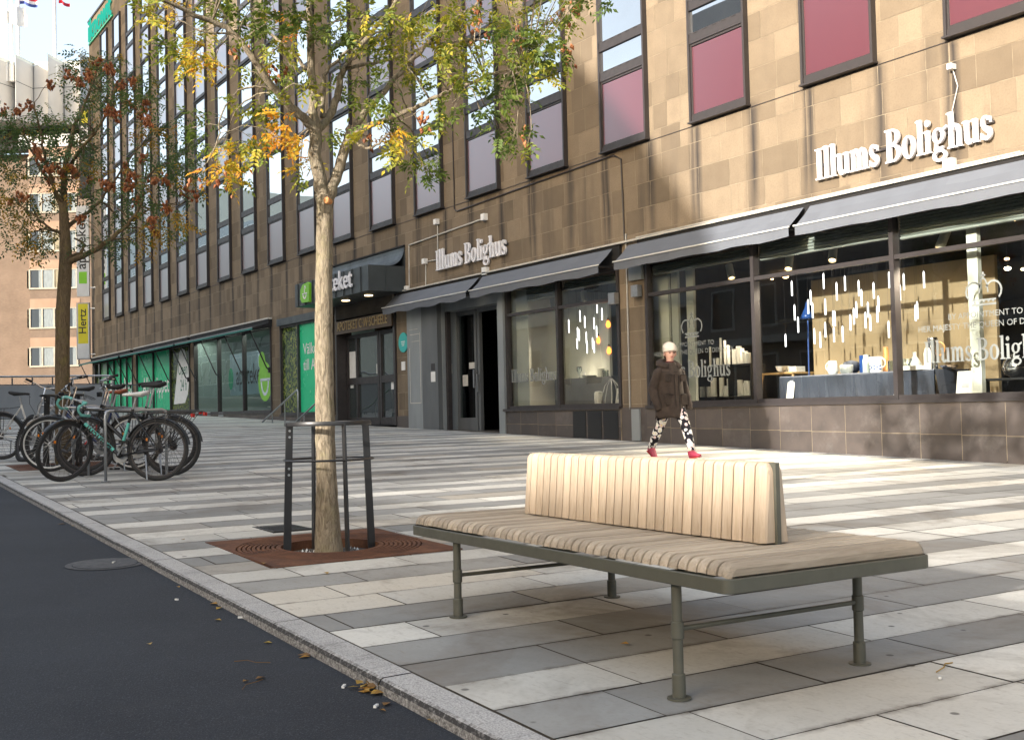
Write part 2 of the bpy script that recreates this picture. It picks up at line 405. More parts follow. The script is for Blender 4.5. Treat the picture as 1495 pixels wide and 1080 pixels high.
# ------------------------------------------------------------------ the department store
BX, BY = -30.0, YF
ROOT = thing('department_store', 'long sandstone department store with tall window strips and ground floor shops', 'building', (BX, BY, gz(BX, BY)))
OFF = ROOT.location
def part(b, name, mats, parent=None, **k):
    p = parent or ROOT
    if p is ROOT: return b.build(name, mats, ROOT, off=OFF, **k)
    return b.build(name, mats, p, off=OFF + (p.location if p.parent is ROOT else Vector()), **k)
XL, XR, ZT = -57.6, 8.0, 20.6
WX = [-8.99 - 2.42 * i for i in range(-3, 20)]
OPEN = [(x, x + 1.30, 5.62, 19.2) for x in WX]
OPEN += [(-15.17, XR, .0, 3.92), (-19.78, -15.90, .0, 3.92), (-22.52, -19.78, .0, 3.92), (-28.30, -24.72, .0, 4.05), (-32.42, -28.45, 1.05, 3.86),
         (-41.02, -33.20, 1.15, 3.98), (-49.2, -41.58, 1.25, 3.98), (-56.9, -49.85, 1.40, 3.98)]
def facade():
    b = MB(); r = random.Random(5)
    for q in cut([(XL, XR, -.3, ZT)], OPEN):
        x0, x1, z0, z1 = q; b.face([(x0, YF + .004, z0), (x1, YF + .004, z0), (x1, YF + .004, z1), (x0, YF + .004, z1)], 1)
    H = .425; z = .24
    while z < ZT - .01:
        x = XL - r.uniform(0, .6); z1 = min(z + H, ZT)
        while x < XR:
            kind = r.random()
            if kind < .42: ws = [(.72, 0)]
            elif kind < .74: ws = [(.36, 0), (.36, 0)]
            else: ws = [(.50, 0)]
            for w, _ in ws:
                col = r.random()
                for (a, c, lo, hi) in cut([(x, x + w, z, z1)], OPEN):
                    a, c = max(a, XL), min(c, XR)
                    if c - a < .03 or hi - lo < .03: continue
                    g = .005
                    y = YF + r.uniform(-.0015, .0008)
                    b.face([(a + g, y, lo + g), (c - g, y, lo + g), (c - g, y, hi - g), (a + g, y, hi - g)], 0, col)
                x += w
        z += H
    # roof, returns and parapet cap
    b.box(XL - .0, XR, YF + .35, 30, ZT - .6, ZT - .3, 2)
    b.face([(XL, YF + .002, -.3), (XL, 30, -.3), (XL, 30, ZT), (XL, YF + .002, ZT)], 0)
    b.box(XL - .05, XR, YF - .06, YF + .34, ZT + .001, ZT + .09, 2)
    b.face([(XR, YF, -.3), (XR, 30, -.3), (XR, 30, ZT), (XR, YF, ZT)], 0)
    b.face([(XL, 30, -.3), (XR, 30, -.3), (XR, 30, ZT), (XL, 30, ZT)], 0)
    return part(b, 'wall', [M['stone'], M['mortar'], M['bronze']])
facade()
# --- the window strips: one unit per storey, copied along the facade
def window_unit():
    f = MB(); w, h, d0, d1 = 1.30, 3.36, -.095, .10
    f.box(0, .042, d0, d1, 0, h); f.box(w - .042, w, d0, d1, 0, h)
    f.box(.042, w - .042, d0 + .02, d1, 0, .085); f.box(.042, w - .042, d0 + .02, d1, h - .05, h)
    f.box(.042, w - .042, d0 + .015, d1, 1.28, 1.45); f.box(.042, w - .042, d0 + .015, d1, 1.83, 2.00)
    f.box(-.02, w + .02, d0 - .02, d1, -.028, -.001)
    for z in (1.445, 1.995):                                            # weep slots in the transoms
        for k in range(5): f.box(.15 + k * .22, .25 + k * .22, d0 + .011, d0 + .016, z - .018, z - .010, 1)
    o = f.build('window', [M['bronze'], M['dark']], ROOT)
    s = MB(); s.box(.072, w - .072, d0 + .045, d0 + .055, .13, 1.225); s.build('spandrel_panel', M['spandrel'], o)
    q = MB()
    for x0, x1, z0, z1 in ((.042, .07, .085, 1.28), (w - .07, w - .042, .085, 1.28), (.07, w - .07, .085, .125), (.07, w - .07, 1.24, 1.28)): q.box(x0, x1, d0 + .035, d0 + .08, z0, z1)
    q.build('inner_frame', M['bronze'], o)
    p = MB(); p.box(.043, w - .043, d0 + .05, d0 + .06, 1.451, 1.829); p.build('transom_pane', M['pane'], o)
    p = MB(); p.box(.043, w - .043, d0 + .05, d0 + .06, 2.001, h - .051); p.build('tall_pane', M['pane'], o)
    return o
proto = window_unit(); first = True; nwin = 0
for x in WX:
    for k in range(4):
        z = 5.66 + 3.4 * k
        if x < -55.5 and k == 3: pass
        if not any(seen((x + dx, YF, z + dz)) for dx in (0, 1.3) for dz in (0, 1.2, 2.2, 3.3)): continue
        o = proto if first else copy_tree(proto, ROOT); first = False; nwin += 1
        o.location = Vector((x, YF, z)) - OFF
print('windows', nwin)
# --- plinth of dark granite slabs
def plinth(x0, x1, top, name='plinth', wid=.62):
    b = MB(); r = random.Random(int(abs(x0) * 10)); zb = gz(x0, YF) - .15
    b.box(x0, x1, 12.452, 12.54, zb, top, 1)
    x = x0
    while x < x1 - .02:
        e = min(x + wid, x1); zg = gz((x + e) / 2, YF)
        lo = zg + (top - zg) * .42
        for z0, z1 in ((zg - .05, lo), (lo, top - .045)):
            b.face([(x + .004, 12.449, z0 + .004), (e - .004, 12.449, z0 + .004), (e - .004, 12.449, z1 - .004), (x + .004, 12.449, z1 - .004)], 0, r.random())
        x = e
    b.box(x0 - .002, x1 + .002, 12.415, 12.56, top - .04, top + .012, 2)
    return part(b, name, [M['plinth'], M['mortar'], M['bronze']])
plinth(-15.17, XR - .1, 1.045); plinth(-19.78, -15.90, 1.045)
plinth(-32.42, -28.45, 1.05, wid=.55); plinth(-41.02, -33.20, 1.15, wid=.55); plinth(-49.2, -41.58, 1.25); plinth(-56.9, -49.85, 1.40)
def pier_base(x0, x1, top):
    b = MB(); b.box(x0, x1, 12.47, 12.52, gz(x0, YF) - .1, top); return part(b, 'pier_base', M['plinth'])
for a in ((-15.898, -15.172, 1.03), (-28.448, -28.302, 1.0), (-33.198, -32.422, 1.0), (-41.578, -41.022, 1.0), (-24.718, -24.06, .95)): pier_base(*a)
# --- shop windows
def shopfront(x0, x1, z0, z1, mulls, tz, glass, name='shop_window'):
    f = MB(); ya, yb = 12.47, 12.59
    for x in [x0 + .035] + list(mulls) + [x1 - .035]: f.box(x - .035, x + .035, ya, yb, z0, z1)
    xs = [x0 + .035] + list(mulls) + [x1 - .035]
    for a, c in zip(xs, xs[1:]):
        for z in ([z0 + .03] + ([tz] if tz else []) + [z1 - .03]): f.box(a + .036, c - .036, ya + .012, yb, z - .03, z + .03)
    o = part(f, name, M['bronze'])
    for a, c in zip(xs, xs[1:]):
        g = MB(); zs = [z0 + .06] + ([tz - .03, None, tz + .03] if tz else []) + [z1 - .06]
        lo = [(z0 + .06, tz - .03), (tz + .03, z1 - .06)] if tz else [(z0 + .06, z1 - .06)]
        for q0, q1 in lo:
            g = MB(); g.face([(a + .035, 12.545, q0), (c - .035, 12.545, q0), (c - .035, 12.545, q1), (a + .035, 12.545, q1)]); part(g, 'pane', glass, o)
    return o
SW2 = shopfront(-15.17, 5.0, 1.055, 3.56, (-12.58, -9.97, -7.35, -4.7, -2.1, .5, 3), 2.965, M['shopglass'])
SW1 = shopfront(-19.70, -15.90, 1.055, 3.56, (-17.84,), 2.985, M['shopglass'])
def shutter(x0, x1, z0, z1):
    b = MB(); n = int((z1 - z0) / .045)
    for k in range(n):
        z = z0 + k * .045
        b.rings([[(x0, 12.64, z), (x0, 12.615, z + .012), (x0, 12.615, z + .033), (x0, 12.64, z + .045)], [(x1, 12.64, z), (x1, 12.615, z + .012), (x1, 12.615, z + .033), (x1, 12.64, z + .045)]], closed=False, cap0=False, cap1=False)
    return part(b, 'roller_shutter', M['shut'])
M['shut'] = pm('grey_green_shutter_slats', (.30,.33,.305), (.24,.265,.245), 3, .5)
shutter(-15.1, -12.62, 3.30, 3.52); shutter(-12.54, -10.01, 3.24, 3.52); shutter(-9.93, -7.4, 3.20, 3.52); shutter(-19.1, -17.9, 3.22, 3.52); shutter(-17.78, -15.97, 3.30, 3.52)
# awning boxes over the shop windows
def headbox(x0, x1):
    b = MB(); b.box(x0, x1, 12.44, 12.62, 3.57, 3.93); return part(b, 'awning_box', M['dark'])
headbox(-15.30, XR - .2); headbox(-24.6, -15.80)
def awning(x0, x1, sag, label=None):
    b = MB(); n = 14; T = []; r = random.Random(int(x0 * 7))
    for i in range(n + 1):
        x = x0 + (x1 - x0) * i / n; w = sag * (.5 + .5 * sin(i * 1.7)) + r.uniform(-.004, .004)
        T.append([(x, 12.40, 3.87), (x, 12.28 + w * .3, 3.74 - w), (x, 12.10 + w * .2, 3.575 - w), (x, 12.072, 3.55 - w), (x, 12.075 + w * .6, 3.425 - w * 1.4)])
    for A, B in zip(T, T[1:]):
        for k in range(4): b.face([A[k], A[k+1], B[k+1], B[k]], 0, .35 + .3 * r.random() if k != 2 else .5)
    o = part(b, 'awning', M['awning'], smooth=True)
    c = MB(); c.box(x0 - .02, x1 + .02, 12.055, 12.075, 3.552, 3.572); c.build('front_bar', M['awn_line'], o, off=OFF)
    s = MB()
    for x in (x0 + .05, x1 - .05): s.box(x - .012, x + .012, 12.12, 12.44, 3.53, 3.56)
    s.build('arm', M['black_metal'], o, off=OFF)
    if label: o['label'] = label
    return o
awning(-15.50, -11.42, .012); awning(-11.30, -6.6, .008); awning(-24.6, -20.60, .03); awning(-20.45, -15.95, .022)
def trim():                                                    # the pale cable duct that runs along the top of the awnings
    b = MB(); b.box(-24.7, XR - .3, 12.40, 12.497, 3.935, 3.965); b.box(-15.3, -8.0, 12.41, 12.495, 3.975, 3.99); return part(b, 'cable_duct', M['conduit'])
trim()
# --- entrance of the furniture shop
def shop_door():
    b = MB(); zt = 3.56
    b.box(-24.05, -23.30, 12.44, 12.52, gz(-24, YF) - .05, 3.56)
    o = part(b, 'light_wall_panel', M['panel_lt'])
    b = MB(); b.box(-23.298, -22.50, 12.43, 12.52, gz(-23, YF) - .05, 3.56); b.box(-22.55, -22.49, 12.40, 12.43, gz(-23, YF) - .05, 3.56)
    part(b, 'dark_wall_panel', M['panel_dk'])
    s = MB()                                                  # paler adhesive patch where a poster frame was taken off
    for x0, x1, z0, z1 in ((-23.93, -23.91, 1.25, 2.55), (-23.40, -23.38, 1.25, 2.9), (-23.93, -23.38, 1.24, 1.26), (-23.88, -23.42, 2.86, 2.875), (-23.93, -23.5, 2.98, 2.99), (-23.8, -23.4, 2.70, 2.71)): s.box(x0, x1, 12.434, 12.439, z0, z1)
    s.build('glue_line', M['conduit'], o, off=OFF)
    g = gz(-21, YF); yd = 12.92
    b = MB(); b.box(-22.56, -22.47, 12.52, yd + .06, g, 3.56); b.box(-22.47, -19.78, 12.60, yd + .06, 3.30, 3.56)
    b.box(-22.47, -22.38, 12.60, 12.70, g, 3.3, 1)
    b.box(-19.93, -19.71, 12.42, 12.62, gz(-19.9, YF) - .05, 3.56)
    part(b, 'entrance_lining', [M['panel_lt'], M['bronze']])
    d = MB()
    for x0, x1 in ((-22.44, -22.36), (-21.66, -21.57), (-21.52, -21.43)): d.box(x0, x1, yd - .04, yd + .04, g, 3.30)
    d.box(-22.36, -21.66, yd - .04, yd + .04, g, g + .30); d.box(-22.36, -21.66, yd - .04, yd + .04, 3.2, 3.30); d.box(-21.43, -19.80, yd - .04, yd + .04, 3.22, 3.30)
    dr = part(d, 'door', M['panel_dk'])
    p = MB(); p.face([(-22.36, yd, g + .30), (-21.66, yd, g + .30), (-21.66, yd, 3.2), (-22.36, yd, 3.2)]); p.build('pane', M['greenglass'], dr, off=OFF)
    h = MB(); h.box(-21.64, -21.60, yd - .10, yd - .05, 1.55, 1.95); h.box(-21.49, -21.46, yd - .10, yd - .05, 1.45, 1.85); h.build('handle', M['zinc'], dr, off=OFF)
    k = MB(); k.box(-22.25, -22.02, yd - .012, yd - .006, 1.60, 1.85); k.box(-21.95, -21.7, yd - .012, yd - .006, 1.98, 2.12); k.build('door_sticker', M['conduit'], dr, off=OFF)
    k = MB(); k.box(-22.466, -22.458, 12.66, 12.76, 1.9, 2.12); part(k, 'switch_plate', M['conduit'])
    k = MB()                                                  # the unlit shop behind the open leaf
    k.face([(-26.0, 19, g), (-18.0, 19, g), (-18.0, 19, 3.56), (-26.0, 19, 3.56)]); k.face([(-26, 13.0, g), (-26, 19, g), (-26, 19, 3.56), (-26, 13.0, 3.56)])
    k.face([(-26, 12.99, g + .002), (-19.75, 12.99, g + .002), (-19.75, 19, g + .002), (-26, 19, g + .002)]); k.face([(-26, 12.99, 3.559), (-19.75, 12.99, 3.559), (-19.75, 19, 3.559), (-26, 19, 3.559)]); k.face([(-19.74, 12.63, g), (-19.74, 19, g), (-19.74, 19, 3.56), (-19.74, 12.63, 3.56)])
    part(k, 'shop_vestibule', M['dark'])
    n = MB(); n.box(-22.85, -22.69, 12.422, 12.429, 1.98, 2.14, 0); n.box(-22.86, -22.66, 12.422, 12.429, 1.72, 1.95, 1)
    part(n, 'door_notice', [M['bronze'], M['white']])
shop_door()
# --- shop interiors
def interior(x0, x1, depth, name, cols):
    b = MB(); z0, z1 = 1.03, 3.555
    b.face([(x0, 12.6, z0), (x1, 12.6, z0), (x1, depth, z0), (x0, depth, z0)], 0); b.face([(x0, 12.6, z1), (x1, 12.6, z1), (x1, depth, z1), (x0, depth, z1)], 1)
    b.face([(x0, depth, z0), (x1, depth, z0), (x1, depth, z1), (x0, depth, z1)], 2)
    b.face([(x0, 12.6, z0), (x0, depth, z0), (x0, depth, z1), (x0, 12.6, z1)], 3); b.face([(x1, 12.6, z0), (x1, depth, z0), (x1, depth, z1), (x1, 12.6, z1)], 2)
    return part(b, name, [M[c] for c in cols])
M['fill_glow'] = emit('added_fill_glow', (1, .96, .9), 6.0)  # glow for the added fill strips
M['int_floor'] = pm('oak_display_floor', (.20,.16,.12), (.14,.11,.08), 3, .6); M['int_ceil'] = pm('dark_shop_ceiling', (.045,.043,.042), (.03,.03,.03), 2, .8)
M['int_wall'] = pm('dark_shop_wall', (.07,.058,.05), (.04,.035,.03), 1.2, .8); M['int_grey'] = pm('grey_display_wall', (.36,.37,.385), (.31,.32,.335), 1.0, .8)
interior(-15.6, 5.2, 18.5, 'shop_interior', ('int_floor', 'int_ceil', 'int_wall', 'int_wall'))
interior(-19.7, -15.66, 15.2, 'shop_interior', ('int_floor', 'int_ceil', 'int_grey', 'cream'))
def boards():
    def bd(x0, x1, y0, y1, z1, mat, nm='display_board'):
        b = MB(); b.box(x0, x1, y0, y1, 1.032, z1); part(b, nm, M[mat])
    bd(-15.50, -15.0, 12.86, 12.91, 3.5, 'cream'); bd(-14.97, -14.80, 12.90, 12.95, 3.5, 'boardg'); bd(-14.58, -14.40, 12.90, 12.95, 3.5, 'boardg')
    bd(-9.05, -8.90, 12.80, 12.88, 3.45, 'cream', 'display_post')
    bd(-19.66, -19.22, 12.72, 12.78, 3.5, 'cream'); bd(-19.60, -18.05, 13.9, 13.96, 3.2, 'cream')
    b = MB(); b.box(-12.99, -9.62, 14.22, 14.28, 1.032, 3.05); part(b, 'display_backdrop', M['backdrop'])
    b = MB(); b.box(-15.5, 5.1, 15.8, 15.9, 2.55, 2.62); b.box(-13.2, -9.4, 16.5, 16.6, 1.032, 3.2); part(b, 'shop_fitting', M['int_ceil'])
M['boardg'] = pm('grey_green_board', (.48,.50,.45), (.42,.44,.40), 2, .7); M['backdrop'] = pm('brown_display_backdrop', (.27,.20,.115), (.23,.165,.09), 1.2, .8)
boards()
# --- pharmacy
M['green'] = pm('pharmacy_green_film', (.03,.56,.26), (.025,.50,.23), 1.2, .25, spec=.3); M['green_pale'] = pm('pale_green_film', (.30,.60,.34), (.08,.46,.22), .8, .25, spec=.3)
M['vines'] = m_vines(); M['lime'] = pm('lime_green', (.20,.52,.03), (.18,.47,.03), 4, .35); M['teal'] = pm('teal_sign', (.03,.42,.40), (.03,.38,.36), 4, .4)
M['backlit'] = pm('white_banner_film', (.60,.66,.74), (.52,.58,.66), 1, .25); M['poster_b'] = pm('pale_blue_poster', (.60,.68,.80), (.54,.62,.74), 1.0, .2)
def film_window(x0, x1, z0, z1, mulls, fills):
    f = MB(); xs = [x0 + .03] + list(mulls) + [x1 - .03]
    for x in xs: f.box(x - .03, x + .03, 12.46, 12.60, z0, z1)
    for a, c in zip(xs, xs[1:]):
        for z in (z0 + .025, z1 - .025): f.box(a + .031, c - .031, 12.47, 12.60, z - .025, z + .025)
    o = part(f, 'pharmacy_window', M['bronze'])
    for (a, c), m in zip(zip(xs, xs[1:]), fills):
        g = MB(); g.face([(a + .03, 12.535, z0 + .05), (c - .03, 12.535, z0 + .05), (c - .03, 12.535, z1 - .05), (a + .03, 12.535, z1 - .05)])
        part(g, 'pane', M[m], o)
    return o
PW1 = film_window(-32.42, -28.45, 1.06, 3.70, (-31.02,), ('vines', 'green'))
PW2 = film_window(-41.02, -33.20, 1.16, 3.75, (-38.33, -35.76), ('greenglass', 'greenglass', 'greenglass'))
PW3 = film_window(-49.2, -41.58, 1.26, 3.75, (-46.6, -44.15), ('green', 'green', 'vines'))
PW4 = film_window(-56.9, -49.85, 1.41, 3.75, (-55.9, -54.4, -53.2, -52.0, -50.9), ('vines', 'green_pale', 'green', 'green', 'green', 'green'))
def ph_interior():
    b = MB()
    b.face([(-41.0, 16, 1.1), (-33.2, 16, 1.1), (-33.2, 16, 3.8), (-41.0, 16, 3.8)], 0); b.face([(-41.0, 12.6, 1.12), (-33.2, 12.6, 1.12), (-33.2, 16, 1.12), (-41, 16, 1.12)], 0)
    b.face([(-41.0, 12.6, 3.78), (-33.2, 12.6, 3.78), (-33.2, 16, 3.78), (-41, 16, 3.78)], 0); b.face([(-41.0, 12.6, 1.1), (-41.0, 16, 1.1), (-41.0, 16, 3.78), (-41, 12.6, 3.78)], 0)
    part(b, 'pharmacy_interior', M['int_grn'])
    c = MB(); c.box(-38.0, -35.2, 12.80, 12.83, 1.75, 3.15); part(c, 'hanging_poster', M['poster_b'])
    c = MB(); c.box(-35.05, -34.5, 13.2, 13.4, 1.2, 2.6); part(c, 'display_stand', M['int_wall'])
    for x in (-39.9, -37.2, -34.6): c = MB(); c.box(x - .9, x + .9, 12.64, 12.80, 3.755, 3.775); part(c, 'added_fill_strip', M['fill_glow'])  # glowing strips added to brighten the pharmacy interior
    d = MB()
    for k in range(4): d.box(-40.9, -38.5, 15.2, 15.5, 1.35 + .42 * k, 1.38 + .42 * k)
    part(d, 'pharmacy_shelf', M['white'])
M['int_grn'] = pm('pale_pharmacy_wall', (.30,.36,.33), (.24,.29,.27), 1, .8)
ph_interior()
def long_awning(x0, x1, arms):
    b = MB(); b.box(x0 + .1, x1, 12.36, 12.496, 3.99, 4.04, 1); b.box(x0 + .05, x1 - .02, 12.38, 12.50, 3.76, 3.985, 0)
    b.rings([[(x0, 12.40, 3.88), (x0, 11.86, 3.72), (x0, 11.86, 3.66), (x0, 12.40, 3.80)], [(x1, 12.40, 3.88), (x1, 11.86, 3.72), (x1, 11.86, 3.66), (x1, 12.40, 3.80)]], m=0)
    o = part(b, 'retracted_awning', [M['dark'], M['conduit']])
    t = MB(); t.box(x0 - .02, x1 + .02, 11.835, 11.858, 3.655, 3.705); t.build('awning_edge', M['teal_awn'], o, off=OFF)
    t = MB(); t.box(x0 - .02, x1 + .02, 11.825, 11.857, 3.706, 3.73); t.build('front_bar', M['zinc'], o, off=OFF)
    for x in arms:
        t = MB(); t.tube([(x - .1, 11.88, 3.66), (x + .02, 12.36, 2.50), (x + .03, 12.47, 2.42)], .022, 6); t.box(x - .04, x + .05, 12.42, 12.47, 2.35, 2.52); t.build('awning_arm', M['black_metal'], o, off=OFF)
long_awning(-41.2, -33.1, (-40.7, -38.2, -35.7, -33.3)); long_awning(-49.3, -41.45, (-48.6, -46.4, -44.0, -41.7)); long_awning(-57.4, -49.75, (-57.0, -54.6, -51.8, -50.1))
b = MB(); b.box(-32.5, -28.4, 12.40, 12.50, 3.71, 3.92); part(b, 'lintel_cover', M['canopy'])
def ph_entrance():
    g = gz(-26.5, YF); zt = 3.14; y = 12.78
    b = MB(); b.box(-28.30, -28.2, 12.45, 12.9, g, 4.0); b.box(-24.82, -24.72, 12.45, 12.9, g, 4.0); b.box(-28.2, -24.82, 12.46, 12.9, 3.56, 4.0, 1)
    for k in range(5): b.box(-28.2, -24.82, 12.452, 12.46, 3.60 + .08 * k, 3.655 + .08 * k, 1)
    b.face([(-28.3, 12.45, g + .004), (-24.7, 12.45, g + .004), (-24.7, 13, g + .004), (-28.3, 13, g + .004)], 1)
    o = part(b, 'pharmacy_entrance', [M['bronze'], M['dark']])
    xs = [-28.17, -27.65, -26.15, -24.85]
    d = MB()
    for x in (-28.17, -27.55, -26.25, -26.12, -24.87): d.box(x - .05, x + .05, y - .05, y + .05, g, zt)
    for a, c in ((-28.12, -27.6), (-27.5, -26.3), (-26.07, -24.92)):
        for z0, z1 in ((g, g + .2), (g + 1.08, g + 1.26), (zt - .1, zt)): d.box(a, c, y - .045, y + .045, z0, z1)
    dd = part(d, 'pharmacy_door', M['bronze'])
    for a, c in ((-28.12, -27.6), (-27.5, -26.3), (-26.07, -24.92)):
        for z0, z1 in ((g + .2, g + 1.08), (g + 1.26, zt - .1)): p = MB(); p.face([(a, y, z0), (c, y, z0), (c, y, z1), (a, y, z1)]); p.build('pane', M['doorglass'], dd, off=OFF)
    s = MB()
    for x0, x1, z0, z1 in ((-28.08, -27.7, 1.95, 2.7), (-26.42, -26.3, 2.05, 2.3), (-28.05, -27.86, 1.72, 1.95), (-25.6, -25.3, 1.62, 1.86)): s.box(x0, x1, y - .012, y - .004, z0, z1)
    s.build('door_poster', M['white'], dd, off=OFF)
    h = MB(); h.box(-24.95, -24.88, 12.66, 12.73, 1.75, 2.15); h.build('handle', M['zinc'], dd, off=OFF)
    k = MB(); k.box(-27.4, -25.0, 14.2, 14.3, g, 3.1); part(k, 'pharmacy_lobby', M['int_grn'])
M['doorglass'] = mirror_glass('pharmacy_door_glass', (.03,.04,.04), 1.6, 1.9, .01, .5)
ph_entrance()
def canopy():
    x0, x1, yf, z0, z1 = -28.75, -24.17, 11.51, 3.93, 4.54
    b = MB(); b.box(x0, x1, yf, 12.49, z0, z1)
    for k in range(9):
        x = x0 + .25 + k * .49; b.box(x - .012, x + .012, yf - .03, yf - .001, z0 + .01, z1 - .005)
    b.box(x1 + .001, x1 + .02, 11.95, 11.97, z0 + .02, z1 - .02)
    # curved back plate that sweeps up the wall
    n = 8; P = [(12.47, z1 + .001)] + [(12.47 - .42 * (1 - sin(a)), 5.02 - .46 * 1.0 + .46 * (1 - cos(a)) - .0) for a in [pi / 2 * k / n for k in range(n + 1)]] 
    A = [(x0, yf + .42 + .5 * 0 + .0, z1 + .002)]
    R = []
    for k in range(n + 1):
        a = pi / 2 * k / n; R.append((12.05 + .42 * sin(a), z1 + .002 + .46 * (1 - cos(a))))
    for (y0, q0), (y1, q1) in zip(R, R[1:]): b.face([(x0, y0, q0), (x1, y0, q0), (x1, y1, q1), (x0, y1, q1)])
    b.box(x0, x1, 12.472, 12.498, z1, 5.02)
    o = part(b, 'canopy', M['canopy'])
    e = MB(); e.box(x0 - .01, x1 + .012, 12.44, 12.492, 5.022, 5.06); e.build('canopy_edge', M['dark'], o, off=OFF)
    for x in (-27.9, -26.55, -25.2):
        l = MB(); l.lathe([(.001, z0 - .012), (.10, z0 - .012), (.10, z0 - .001)], (x, 12.0, 0), 16); l.build('downlight', M['lamp_warm'], o, off=OFF)
M['lamp_warm'] = emit('warm_downlight', (1, .72, .36), 3.0)
canopy()
# wall cables, conduits and small boxes
def run(pts, r, mat, name='conduit', y=12.478):
    b = MB(); b.tube([(x, y, z) for x, z in pts], r, 6); return part(b, name, M[mat])
run([(-23.95, 3.96), (-23.92, 5.02), (-20.45, 5.12)], .018, 'conduit'); run([(-23.12, 3.97), (-23.10, 4.52), (-22.5, 4.50)], .015, 'conduit'); run([(-22.52, 4.38), (-22.50, 5.36)], .014, 'conduit')
run([(-21.73, 7.6), (-21.72, 5.52), (-21.6, 5.46), (-18.7, 5.52), (-15.95, 5.56), (-15.74, 5.45), (-15.70, 4.0)], .017, 'bronze', 'cable', 12.485); run([(-15.66, 4.1), (-15.67, 1.0)], .018, 'zinc', 'cable', 12.485)
run([(-8.93, 4.55), (-8.95, 4.72), (-8.86, 5.0), (-8.92, 5.22)], .008, 'conduit', 'cable'); run([(XL, 5.61), (XR - .1, 5.61)], .008, 'bronze', 'string_joint', 12.498)
for x, z, s in ((-20.40, 5.14, .07), (-22.50, 5.36, .06), (-23.10, 4.53, .06), (-20.4, 3.99, .08), (-9.0, 4.03, .07), (-8.92, 5.26, .035), (-24.02, 3.99, .06)): b = MB(); b.box(x - s, x + s, 12.40, 12.497, z - s, z + s); part(b, 'junction_box', M['white'])
for x, z in ((-15.32, 3.05), (-15.97, 2.98)): b = MB(); b.box(x - .09, x + .09, 12.36, 12.46, z - .1, z + .1); part(b, 'awning_motor', M['zinc'])
b = MB(); b.box(-15.55, -15.2, 12.43, 12.497, 3.25, 3.62); part(b, 'cover_plate', M['panel_lt'])
b = MB(); b.box(-15.58, -15.36, 12.435, 12.469, .45, 1.0); part(b, 'service_plate', M['panel_lt'])
b = MB()
for x0, x1 in ((-17.36, -16.92), (-16.90, -16.44), (-16.42, -15.95)):
    b = MB(); b.box(x0 + .01, x1 - .01, 12.4455, 12.4475, .47, .985)
    for k in range(12): b.box(x0 + .02, x1 - .02, 12.436, 12.445, .48 + k * .041, .505 + k * .041)
    part(b, 'vent_grille', M['black_metal'])
for x in (-40.8, -39.6, -38.2): b = MB(); b.box(x, x + .5, 12.43, 12.448, gz(x, YF), gz(x, YF) + .14); part(b, 'plinth_vent', M['zinc'])
# ------------------------------------------------------------------ lettering
def seg(cx, cy, rx, ry, tx, ty, a0, a1, n=14):
    a0, a1 = radians(a0), radians(a1)
    o = [(cx + rx * cos(a0 + (a1-a0)*i/n), cy + ry * sin(a0 + (a1-a0)*i/n)) for i in range(n+1)]
    q = [(cx + (rx-tx) * cos(a0 + (a1-a0)*i/n), cy + (ry-ty) * sin(a0 + (a1-a0)*i/n)) for i in range(n+1)]
    return [[o[i], o[i+1], q[i+1], q[i]] for i in range(n)]
def rc(x0, y0, x1, y1): return [[(x0,y0),(x1,y0),(x1,y1),(x0,y1)]]
def flag(x, y): return [[(x-.06, y-.035),(x, y-.06),(x, y+.0),(x-.06,y-.02)]]
S = .115; XH = .47; AS = .73
def arch(x0, x1, stem=True):      # shoulder joining two stems, n-like
    return seg((x0+x1)/2, XH-.17, (x1-x0)/2, .185, S*.95, .06, 0, 165)
